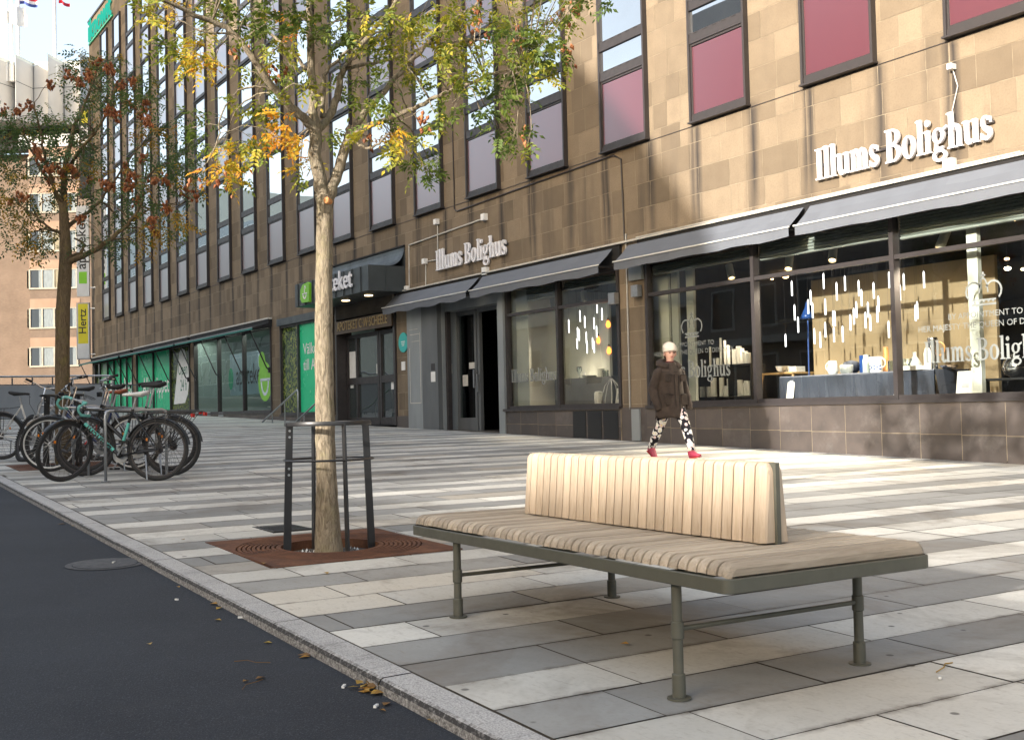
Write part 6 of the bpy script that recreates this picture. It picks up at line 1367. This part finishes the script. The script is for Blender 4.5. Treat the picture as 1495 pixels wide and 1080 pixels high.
# ------------------------------------------------------------------ the woman walking past
M['skin'] = pm('skin', (.60,.36,.27), (.55,.31,.23), 6, .5); M['coat'] = pm('dark_brown_parka', (.044,.029,.021), (.027,.018,.013), 9, .85, .55, bdist=.012); M['seam'] = pm('dark_parka_seam', (.014,.010,.008), None, 9, .9); M['hat'] = pm('cream_knit_hat', (.60,.54,.45), (.52,.44,.38), 16, .9, .35); M['shoe'] = pm('raspberry_shoe', (.30,.025,.06), (.22,.018,.04), 9, .55); M['hair'] = pm('dark_brown_hair', (.05,.025,.014), None, 30, .6); M['lip'] = pm('lips', (.42,.13,.11), None, 5, .4); M['eye'] = pm('dark_eye', (.02,.015,.012), None, 5, .2); M['leggings'] = m_leggings(); M['scarf'] = pm('burgundy_jumper', (.09,.012,.02), None, 9, .9)
def woman():
    px, py = -11.86, 10.15; g = gz(px, py)
    t = thing('person', 'woman in a brown parka, cream hat and flower patterned leggings walking past the shop windows', 'person', (px, py, g), radians(-4))
    V_ = [((0,0,.80),.115),((0,0,.95),.115),((0,0,1.10),.12),((.005,0,1.22),.10),((.012,0,1.30),.048),((.02,0,1.345),.05),((.028,0,1.40),.077),((.022,0,1.46),.08),((.015,0,1.50),.06),
          ((0,-.085,.76),.085),((-.12,-.085,.44),.052),((-.36,-.085,.14),.036),((-.325,-.085,.085),.024),((-.275,-.087,.05),.018),
          ((0,.085,.76),.085),((.20,.085,.45),.055),((.335,.085,.10),.037),((.375,.085,.05),.024),((.445,.087,.055),.018),
          ((0,-.15,1.20),.055),((-.05,-.215,.97),.034),((.015,-.215,.79),.026),((.035,-.212,.72),.022),((0,.15,1.20),.055),((.005,.215,.97),.034),((.06,.232,.79),.026),((.085,.232,.71),.022)]
    Ed = [(0,1),(1,2),(2,3),(3,4),(4,5),(5,6),(6,7),(7,8),(0,9),(9,10),(10,11),(11,12),(12,13),(0,14),(14,15),(15,16),(16,17),(17,18),(3,19),(19,20),(20,21),(21,22),(3,23),(23,24),(24,25),(25,26)]
    me = bpy.data.meshes.new('body'); me.from_pydata([v for v, _ in V_], Ed, []); o = bpy.data.objects.new('body', me); COL.objects.link(o); o.parent = t
    md = o.modifiers.new('skin', 'SKIN'); sl = me.skin_vertices[0].data if me.skin_vertices else None
    if sl:
        for k, (_, q) in enumerate(V_): sl[k].radius = (q, q); sl[k].use_root = (k == 0)
    md.use_smooth_shade = True; ss = o.modifiers.new('sub', 'SUBSURF'); ss.levels = 2; ss.render_levels = 2; me.materials.append(M['skin'])
    # leggings
    b = MB()
    b.tube([(0,-.07,.82),(-.005,-.085,.72),(-.06,-.086,.58),(-.12,-.086,.45),(-.19,-.086,.36),(-.29,-.086,.225),(-.355,-.086,.125)], [.105,.102,.084,.064,.066,.056,.048], 14)
    b.tube([(0,.07,.82),(.03,.085,.72),(.12,.086,.58),(.20,.086,.46),(.245,.086,.35),(.30,.086,.21),(.335,.086,.10)], [.105,.104,.086,.066,.067,.056,.048], 14)
    b.build('leggings', M['leggings'], t, smooth=True)
    # parka body, sleeves and hood in one cloth
    b = MB(); n = 28; rg = []; r = random.Random(8)
    for z, rx, ry, cx in ((.545,.160,.222,.01),(.54,.178,.232,.012),(.58,.180,.232,.010),(.72,.170,.220,.005),(.86,.160,.206,0),(.96,.152,.196,0),(1.06,.150,.195,0),(1.14,.144,.196,0),(1.20,.126,.182,0),(1.245,.102,.142,.002),(1.275,.085,.095,.008),(1.30,.075,.078,.012)):
        rg.append([(cx + rx * cos(2*pi*k/n) * (1 + .03 * sin(5*k + z*9)), ry * sin(2*pi*k/n) * (1 + .02 * sin(3*k + z*14)), z + .012 * sin(k * 1.3) * (1 if z < .63 else .25)) for k in range(n)])
    b.rings(rg, cap0=False, cap1=False)
    def sleeve(P, R):
        Q = []; S_ = []
        for i in range(len(P) - 1):
            for k in range(4): f = k / 4; Q.append(Vector(P[i]).lerp(Vector(P[i+1]), f)); S_.append((R[i] + (R[i+1] - R[i]) * f) * (1 + .03 * sin((i*4+k) * 1.7)))
        Q.append(Vector(P[-1])); S_.append(R[-1]); b.tube(Q, S_, 14)
    sleeve([(0,-.12,1.205),(-.01,-.170,1.16),(-.05,-.212,1.02),(-.065,-.232,.93),(-.02,-.236,.82),(.03,-.222,.70),(.04,-.216,.655)], [.058,.074,.070,.068,.064,.058,.052])
    sleeve([(0,.12,1.205),(.0,.170,1.16),(.0,.212,1.02),(.01,.232,.93),(.05,.240,.82),(.085,.238,.70),(.095,.236,.655)], [.058,.074,.070,.068,.064,.058,.052])
    # hood lying on the shoulders
    hd = []
    for k in range(17):
        a = radians(-140 + 280 * k / 16) + pi; w = .045 + .03 * (cos(a - pi) * .5 + .5); c = Vector((.0 + .105 * cos(a), .125 * sin(a), 1.265 + .035 * (-cos(a)))); u = Vector((cos(a), sin(a), 0))
        hd.append([c + u * w * cos(2*pi*j/8) + Vector((0, 0, w * .85 * sin(2*pi*j/8))) for j in range(8)])
    b.rings(hd)
    co = b.build('parka', M['coat'], t, smooth=True)
    q = MB()
    F = lambda z: .150 + .004 + .024 * max(0, (.95 - z) / .4)
    q.rings([[(F(z) + .002, -.028, z), (F(z) + .012, -.02, z), (F(z) + .012, .02, z), (F(z) + .002, .028, z)] for z in (.56, .72, .9, 1.02, 1.12)], cap0=False, cap1=False)
    for y in (-.13, .13):
        for z0, z1, w in ((.72, .86, .055), (1.04, 1.13, .045)):
            x = sqrt(max(0, 1 - (y/.235)**2)) * .178 + .008; e = .04 * (1 if y > 0 else -1)
            q.rings([[(x + .006, y - w, z0), (x - .012, y + w, z0), (x - .03, y + w, z0), (x - .03, y - w, z0)], [(x + .006, y - w, z1), (x - .008, y + w, z1), (x - .03, y + w, z1), (x - .03, y - w, z1)]])
    q.build('pocket', M['coat'], co)
    q = MB()
    for y in (-.034, .034): q.tube([(F(z) + .004 - .004 * abs(y) * 10, y, z) for z in (.56, .72, .9, 1.02, 1.13)], .0055, 5)
    for y in (-.12, .12):
        for z, w in ((.86, .060), (1.13, .050)): x = sqrt(max(0, 1 - (y/.215)**2)) * .165 + .008; q.tube([(x + .016, y - w * .9, z), (x + .014, y, z + .002), (x - .016, y + w * .9, z)] if y > 0 else [(x - .016, y - w * .9, z), (x + .014, y, z + .002), (x + .016, y + w * .9, z)], .007, 5)
    q.tube([(.135 * cos(a), .19 * sin(a), 1.165) for a in [radians(-70 + 140 * k / 10) for k in range(11)]], .005, 5)
    q.build('seam', M['seam'], co)
    q = MB(); q.rings([[(.02 + .062*cos(2*pi*k/14), .06*sin(2*pi*k/14), z) for k in range(14)] for z in (1.27, 1.315)], cap0=False, cap1=False); q.build('jumper_collar', M['scarf'], t, smooth=True)
    # face, hair and hat
    hx, hz = .026, 1.42; yaw = radians(-14)
    HM = Matrix.Translation((hx, 0, hz)) @ Matrix.Rotation(yaw, 4, 'Z')
    f = MB(); f.M = HM
    f.rings([[(.070, -.006, .012), (.070, .006, .012), (.066, .009, .012), (.066, -.009, .012)], [(.086, -.011, -.022), (.086, .011, -.022), (.062, .017, -.022), (.062, -.017, -.022)], [(.074, -.010, -.032), (.074, .010, -.032), (.06, .013, -.032), (.06, -.013, -.032)]]); f.build('nose', M['skin'], t, smooth=True)
    for s in (-1, 1):
        f = MB(); f.M = HM; f.lathe([(.001, -.008), (.012, -.004), (.0135, .0), (.012, .004), (.001, .008)], (.065, s * .030, .008), 10); f.build('eye', M['eye'], t)
        f = MB(); f.M = HM; f.tube([(.068, s*.014, .024), (.069, s*.03, .030), (.060, s*.046, .024)], .0042, 5); f.build('eyebrow', M['hair'], t)
        f = MB(); f.M = HM; f.rings([[(-.004 + .014*cos(a), s*.076, -.008 + .026*sin(a)) for a in [2*pi*k/10 for k in range(10)]], [(-.008 + .017*cos(a), s*.090, -.006 + .03*sin(a)) for a in [2*pi*k/10 for k in range(10)]]]); f.build('ear', M['skin'], t, smooth=True)
    f = MB(); f.M = HM; f.tube([(.064, -.024, -.050), (.074, -.008, -.047), (.074, .008, -.047), (.064, .024, -.050)], [.004, .0085, .0085, .004], 6); f.build('mouth', M['lip'], t, smooth=True)
    b = MB(); b.M = HM; rg = []
    for z, q, dx in ((-.085,.045,-.05),(-.05,.075,-.035),(0,.088,-.018),(.035,.09,-.008),(.06,.085,-.004)): rg.append([(dx + q*cos(a)*.95, q*sin(a), z) for a in [radians(70 + 220*k/14) for k in range(15)]])
    b.rings(rg, closed=False, cap0=False, cap1=False); b.build('hair', M['hair'], t, smooth=True)
    b = MB(); b.M = HM; rg = []
    for z, q, dx in ((.020,.092,-.002),(.022,.100,-.002),(.05,.104,-.006),(.085,.102,-.012),(.115,.092,-.020),(.138,.074,-.030),(.154,.045,-.040),(.160,.012,-.046)): rg.append([(dx + q*cos(2*pi*k/20)*.98, q*sin(2*pi*k/20)*.93, z - .014 * (-cos(2*pi*k/20)) * (1 if z < .05 else .4)) for k in range(20)])
    b.rings(rg, cap0=False); b.build('hat', M['hat'], t, smooth=True)
    # shoes
    for (x, y, z, pitch) in ((-.335, -.087, .085, .62), (.365, .087, .045, -.16)):
        b = MB(); b.M = Matrix.Translation((x, y, z)) @ Matrix.Rotation(pitch, 4, 'Y'); rg = []
        for dx, w, h0, h1 in ((-.080,.024,-.03,.04),(-.068,.040,-.042,.085),(-.02,.043,-.042,.088),(.035,.044,-.042,.045),(.085,.042,-.042,.012),(.125,.034,-.042,.0),(.145,.015,-.036,-.012)): rg.append([(dx, w*cos(a), (h0+h1)/2 + (h1-h0)/2*sin(a)) for a in [2*pi*k/12 for k in range(12)]])
        b.rings(rg); so = b.build('shoe', M['shoe'], t, smooth=True)
        b = MB(); b.M = Matrix.Translation((x, y, z)) @ Matrix.Rotation(pitch, 4, 'Y'); b.box(-.07, .13, -.036, .036, -.046, -.038); b.build('sole', M['redp'], so)
woman()
# ------------------------------------------------------------------ buildings beyond the store
M['brick'] = m_brick('brick_lit_tone', (.225,.165,.125), (.195,.14,.105), (.2,.165,.135)); M['brick_shade'] = m_brick('brick_shade_tone', (.165,.118,.088), (.145,.102,.076), (.15,.125,.10)); M['salmon'] = pm('salmon_lintel', (.26,.17,.115), (.235,.15,.10), 1, .8); M['hframe'] = pm('stone_window_frame', (.30,.27,.21), None, 2, .6); M['attic'] = pm('white_facade_panel', (.55,.54,.52), (.50,.49,.47), .6, .6); M['darkglass'] = mirror_glass('hotel_window', (.05,.06,.07), 1.5, 1.2, .02, .02); M['curtain'] = pm('pale_curtain', (.20,.23,.24), (.13,.155,.165), 2.5, .8, stretch=(8,8,1)); M['ochre'] = pm('olive_window_panel', (.22,.19,.12), None, 2, .7); M['slate'] = pm('grey_glass_roof', (.16,.20,.21), (.13,.165,.175), .3, .25)  # one brick in two copies: sunlit and shaded tone painted into the colour
def hotel():
    D0 = 84.0; A = atD(45, 560, D0); base = Vector((A.x, A.y, gz(A.x, A.y) - .4)); u = BU.normalized(); w = BFW.normalized()
    t = thing('brick_hotel', 'brick building with bay windows under a white folded attic storey', 'building', base)
    ux = lambda px: (px - 45) / 1650 * D0
    zz = lambda y: (atD(45, y, D0).z - base.z)
    P = lambda s, d, z: u * s + w * d + Vector((0, 0, z))
    def quad(b, s0, d0, s1, d1, z0, z1, m=0): b.face([P(s0, d0, z0), P(s1, d1, z0), P(s1, d1, z1), P(s0, d0, z1)], m)
    zt = zz(212); b = MB(); e = 2.2
    quad(b, ux(-160), 2.2, ux(27), 2.2, 0, zt, 1); quad(b, ux(27), 2.2, ux(45), 0, 0, zt, 0); quad(b, ux(45), 0, ux(165), 0, 0, zt, 1); quad(b, ux(165), 0, ux(165), 14, 0, zt, 1)  # painted sunlit tone on the bay side, painted shade tone on the other walls
    b.face([P(ux(-160), 2.2, zt), P(ux(27), 2.2, zt), P(ux(45), 0, zt), P(ux(165), 0, zt), P(ux(165), 14, zt), P(ux(-160), 14, zt)], 1)
    b.build('wall', [M['brick'], M['brick_shade']], t)
    rows = [(508, 534), (451, 478), (394, 420), (337, 365), (282, 308), (228, 254)]
    for y0, y1 in rows:
        z0, z1 = zz(y1), zz(y0)
        l = MB(); quad(l, ux(45), -.04, ux(118), -.04, z1 + .02, z1 + .75); quad(l, ux(28.5), 2.0, ux(45), -.04, z1 + .02, z1 + .75) if False else None; l.build('lintel', M['salmon'], t)
        f = MB(); f.rings([[P(ux(44), .1, q), P(ux(44), -.10, q), P(ux(116), -.10, q), P(ux(116), .1, q)] for q in (z0 - .12, z0)]); f.rings([[P(ux(44), .1, q), P(ux(44), -.08, q), P(ux(116), -.08, q), P(ux(116), .1, q)] for q in (z1, z1 + .06)])
        for px in (45, 63, 80.5, 90, 99.5, 114): f.rings([[P(ux(px) - .06, .1, q), P(ux(px) - .06, -.09, q), P(ux(px) + .06, -.09, q), P(ux(px) + .06, .1, q)] for q in (z0, z1)])
        wn = f.build('window', M['hframe'], t)
        g = MB(); quad(g, ux(45), -.03, ux(58), -.03, z0, z1); quad(g, ux(102), -.03, ux(107), -.03, z0, z1); g.build('pane', M['darkglass'], wn)
        g = MB(); quad(g, ux(58), -.028, ux(80), -.028, z0, z1); quad(g, ux(91), -.028, ux(102), -.028, z0, z1); quad(g, ux(107), -.028, ux(114), -.028, z0, z1); g.build('curtain', M['curtain'], wn)
        g = MB(); quad(g, ux(80), -.034, ux(91), -.034, z0, z1); g.build('panel', M['ochre'], wn)
        g = MB(); s0, s1 = ux(27) + (ux(45) - ux(27)) * .42, ux(45) - .12; d0, d1 = 2.2 * .58 - .05, .12 - .08; quad(g, s0, d0 - .03, s1, d1 - .03, z0 - .1, z1 + .06, 0); quad(g, s0 + .12, d0 - .12, s1 - .1, d1 - .05, z0, z1, 1); g.build('side_window', [M['hframe'], M['curtain']], t)
    # dark recessed storey, then the white folded attic
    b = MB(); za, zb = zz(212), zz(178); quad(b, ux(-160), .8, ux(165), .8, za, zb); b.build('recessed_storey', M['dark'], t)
    b = MB(); quad(b, ux(-160), 1.9, ux(30), 1.9, za + .0, za + .9); quad(b, ux(30), -.1, ux(165), -.1, za, za + .9); b.build('parapet', M['attic'], t)
    b = MB()
    for x0, x1 in ((46, 60), (86, 104), (-20, 2)): quad(b, ux(x0), .7, ux(x1), .7, za + 1.0, zb - .4)
    b.build('pane', M['darkglass'], t)
    zig = [(-160, 0)]; x = -150; k = 0
    seq = [(-70, .0), (-48, -1.6), (-32, .2), (-16, -1.6), (0, .3), (17, -1.7), (31.5, .2), (48, -1.6), (56, .6), (58, .4), (79, .3), (94, -1.6), (101, .5), (103, .3), (126, .2), (140, -1.6), (150, .4), (170, 0)]
    z0, z1 = zz(182), zz(94); b = MB(); TOP = []
    for (xa, da), (xc, dc) in zip(seq, seq[1:]): quad(b, ux(xa), da - .9, ux(xc), dc - .9, z0, z1)
    b.face([P(ux(xa), da - .9, z1) for xa, da in seq] + [P(ux(170), 12, z1), P(ux(-70), 12, z1)]); b.face([P(ux(xa), da - .9, z0) for xa, da in seq] + [P(ux(170), 3, z0), P(ux(-70), 3, z0)])
    quad(b, ux(170), -.9, ux(170), 12, z0, z1)
    b.build('attic_storey', M['attic'], t)
    c = MB()
    for (xa, da), (xc, dc) in zip(seq, seq[1:]):
        quad(c, ux(xa), da - .96, ux(xc), dc - .96, z1, z1 + .22)
    c.build('coping', M['cream'], t)
    c = MB()
    for (xa, da), (xc, dc) in zip(seq, seq[1:]): quad(c, ux(xa), da - .93, ux(xc), dc - .93, z1 - 1.75, z1 - 1.70)
    c.build('panel_joint', M['grey_metal'], t)
    # glazed pitched roof and roof rail
    b = MB(); zr, zq = zz(100), zz(68); b.face([P(ux(60), 6, zr), P(ux(175), 6, zr), P(ux(175), 10, zq - .5), P(ux(101), 10, zq)]); b.face([P(ux(60), 6, zr), P(ux(101), 10, zq), P(ux(101), 16, zr), P(ux(50), 14, zr)]); b.build('glass_roof', M['slate'], t)
    b = MB()
    for px in (75, 98, 110, 122, 134): b.tube([P(ux(px), 5.9, zr), P(ux(min(px + 14 + (px - 75) * .0, 160)) - 1.4 * 0, 9.9, zq)], .05, 4)
    b.tube([P(ux(80), 6.9, zz(90)), P(ux(175), 6.9, zz(92))], .05, 4); b.tube([P(ux(101), 10, zq + .03), P(ux(175), 10, zq - .45)], .09, 4); b.build('roof_bar', M['grey_metal'], t)
    b = MB(); zr = z1 + .2
    for px in (36, 52, 75): b.tube([P(ux(px), 3, zr), P(ux(px), 3, zr + 1.1)], .04, 4)
    b.tube([P(ux(36), 3, zr + 1.1), P(ux(75), 3, zr + .9)], .04, 4); b.tube([P(ux(36), 3, zr + .55), P(ux(75), 3, zr + .4)], .03, 4); b.build('roof_rail', M['grey_metal'], t)
    return t
hotel()
FL = {'w': pm('white_flag', (.72,.73,.74), None, 3, .8), 'r': pm('red_flag', (.55,.03,.05), None, 3, .8), 'b': pm('blue_flag', (.05,.08,.28), None, 3, .8)}
def flagpole(px, y0, d, label, flag=None):
    A = atD(px, y0, d); H = 17.0; t = thing('flagpole', label, 'flagpole', A, 0, 'flagpoles on the far roof'); b = MB(); b.lathe([(.20, -1.2), (.20, .05), (.13, .1), (.11, H * .6), (.06, H), (.001, H)], n=10); b.build('pole', M['white'], t, smooth=True, angle=.9)
    for fl in flag or []:
        (z0, z1, x0, x1, cols) = fl; n = 10; m = len(cols); f = MB(); u = BU.normalized(); w = BFW.normalized()
        G = [[u * (x0 + (x1 - x0) * i / n) + w * (.25 * sin(i * .9)) + Vector((0, 0, z0 + (z1 - z0) * j / m - .35 * (i / n) ** 2 + .12 * sin(i * .8))) for j in range(m + 1)] for i in range(n + 1)]
        for i in range(n):
            for j in range(m): f.face([G[i][j], G[i+1][j], G[i+1][j+1], G[i][j+1]], j)
        f.build('flag', [FL[c] for c in cols], t, smooth=True)
k84 = 84 / 1650
for i, (px, fl, lb) in enumerate(((3, None, 'white flagpole on the far roof, outermost of the left bunch'), (9, [(88*k84*.9, 100*k84*.9, .2, 1.4, 'w')], 'white flagpole flying a small white flag on the far roof'), (17, None, 'plain white flagpole third in the bunch on the far roof'), (27, [(62*k84, 80*k84, -.9, .6, 'w'), (90*k84, 103*k84, .05, 1.4, 'bwr')], 'white flagpole flying a blue, white and red flag on the far roof'), (80.5, [(91*k84, 96*k84, .3, 1.1, 'r')], 'single white flagpole with a red flag rising behind the folded white attic'))):
    flagpole(px, 96, 84 - .5, lb, fl)
# ------------------------------------------------------------------ the other side of the street: what the shop windows reflect and what shades the pavement
M['plaster'] = pm('pale_plaster', (.70,.68,.62), (.62,.60,.55), .4, .85); M['plaster2'] = pm('grey_stone_front', (.34,.32,.29), (.28,.26,.24), .4, .85); M['rooft'] = pm('dark_roof_sheet', (.05,.05,.052), None, .5, .6)
def opposite(name, label, prof, y0, y1, mat, wx, rows, cornice=None):
    x0 = min(p[0] for p in prof); base = Vector((x0, y0, gz(x0, y0))); t = thing(name, label, 'building', base)
    b = MB(); b.rings([[Vector((x, y, z)) - base for x, z in prof] for y in (y0, y1)]); b.build('wall', M[mat], t)
    for z, h in rows:
        for (a, c, st, w) in wx:
            x = a
            while x < c:
                f = MB(); g = MB(); f.box(x - .12 - base.x, x + w + .12 - base.x, .001, .07, z - .15 - base.z, z + h + .12 - base.z); g.box(x - base.x, x + w - base.x, .071, .085, z - base.z, z + h - base.z); x += st; wo = f.build('window', M['cream'], t); g.build('pane', M['darkglass'], wo)
    if cornice:
        q = MB()
        for z in cornice: q.box(min(p[0] for p in prof) - base.x, max(p[0] for p in prof) - base.x, .001, .5, z - base.z, z + .35 - base.z)
        q.build('cornice', M['cream'], t)
opposite('tall_block', 'tall grey stone block with a steep roof across the street', [(-48, 0), (-3.9, 0), (-3.9, 9.6), (-5.0, 12.7), (-8.2, 16.2), (-13, 20), (-17, 22.5), (-48, 23)], -18, -30, 'plaster2', [(-46.5, -6, 3.2, 1.5)], [(1.2, 2.4), (5.2, 2.0)], (4.2,))
opposite('shade_tower', 'unseen tower added behind the opposite houses to shade the far facade', [(-42, 0), (-21, 0), (-21, 42), (-42, 42)], -60, -72, 'plaster2', [(-40.5, -23, 3.2, 1.8)], [(4 + 3.4 * k, 2.0) for k in range(11)])  # added out of view, only to keep the far facade in shade
opposite('low_block', 'low plastered shop building across the street', [(-3.88, -.5), (46, -2), (46, 6.92), (-3.88, 6.92)], -18, -30, 'plaster', [(-2, 44, 4.0, 2.2)], [(1.0, 2.4)], (6.1,))
opposite('plastered_house', 'pale plastered house with cornices across the street', [(-70, 1), (-48.02, 1), (-48.02, 13.2), (-70, 13.6)], -18, -30, 'plaster', [(-68.5, -49.5, 3.4, 1.5)], [(2.6, 2.4), (8.6, 2.4)], (6.6, 12.6))
opposite('glass_office', 'large glazed office building far down the street', [(-200, 3), (-112, 3), (-112, 22), (-140, 24), (-140, 30), (-200, 30)], -18, -40, 'slate', [(-198, -114, 3.0, 2.3)], [(5 + 3.6*k, 2.6) for k in range(5)])
# ------------------------------------------------------------------ light, sky and camera
SUN_EL, SUN_DIR = radians(16.0), Vector((-.262, .965, 0)).normalized()
d = Vector((SUN_DIR.x * cos(SUN_EL), SUN_DIR.y * cos(SUN_EL), -sin(SUN_EL)))
sl = bpy.data.lights.new('sun', 'SUN'); sl.energy = 2.0; sl.angle = radians(.8); sl.color = (1.0, .94, .86)
so = bpy.data.objects.new('sun', sl); COL.objects.link(so); so.rotation_euler = (-d).to_track_quat('Z', 'Y').to_euler(); so.location = (0, 0, 40)
W = bpy.data.worlds.new('World'); SC.world = W; W.use_nodes = True; nt = W.node_tree; nt.nodes.clear()
ow = nt.nodes.new('ShaderNodeOutputWorld'); bg = nt.nodes.new('ShaderNodeBackground'); sky = nt.nodes.new('ShaderNodeTexSky')
sky.sky_type = 'NISHITA'; sky.sun_disc = False; sky.sun_elevation = SUN_EL; sky.sun_rotation = atan2(-SUN_DIR.x, -SUN_DIR.y); sky.altitude = 0; sky.air_density = 1.0; sky.dust_density = 5.0; sky.ozone_density = .6
bg.inputs[1].default_value = .15
tc = nt.nodes.new('ShaderNodeTexCoord'); nz = nt.nodes.new('ShaderNodeTexNoise'); nz.inputs['Scale'].default_value = 3.2; nz.inputs['Detail'].default_value = 6; nz.inputs['Roughness'].default_value = .55; nz.inputs['Distortion'].default_value = .6
mpz = nt.nodes.new('ShaderNodeMapping'); mpz.inputs['Scale'].default_value = (1, 1, 2.6); nt.links.new(tc.outputs['Generated'], mpz.inputs['Vector']); nt.links.new(mpz.outputs[0], nz.inputs['Vector'])
mr = nt.nodes.new('ShaderNodeMapRange'); nt.links.new(nz.outputs['Fac'], mr.inputs[0]); mr.inputs[1].default_value = .32; mr.inputs[2].default_value = .68; mr.inputs[3].default_value = .30; mr.inputs[4].default_value = .85
veil = nt.nodes.new('ShaderNodeMix'); veil.data_type = 'RGBA'; nt.links.new(mr.outputs[0], veil.inputs[0]); nt.links.new(sky.outputs[0], veil.inputs[6]); veil.inputs[7].default_value = (1.25, 1.36, 1.46, 1)     # thin high cloud
nt.links.new(veil.outputs[2], bg.inputs[0]); nt.links.new(bg.outputs[0], ow.inputs[0])
cd = bpy.data.cameras.new('camera'); cd.sensor_width = 36; cd.sensor_fit = 'HORIZONTAL'; cd.lens = 36 * FPX / 1495; cd.clip_start = .05; cd.clip_end = 2000
co = bpy.data.objects.new('camera', cd); COL.objects.link(co)
co.matrix_world = Matrix(((CR.x, CU.x, -_fw.x, CAM.x), (CR.y, CU.y, -_fw.y, CAM.y), (CR.z, CU.z, -_fw.z, CAM.z), (0, 0, 0, 1)))
SC.camera = co
SC.render.engine = 'CYCLES'
SC.cycles.use_denoising = True; SC.cycles.max_bounces = 8; SC.cycles.transparent_max_bounces = 16; SC.cycles.caustics_reflective = False; SC.cycles.caustics_refractive = False; SC.cycles.sample_clamp_indirect = 8
SC.view_settings.view_transform = 'Standard'; SC.view_settings.look = 'None'; SC.view_settings.exposure = 2.25; SC.view_settings.gamma = 1; SC.view_settings.use_curve_mapping = False
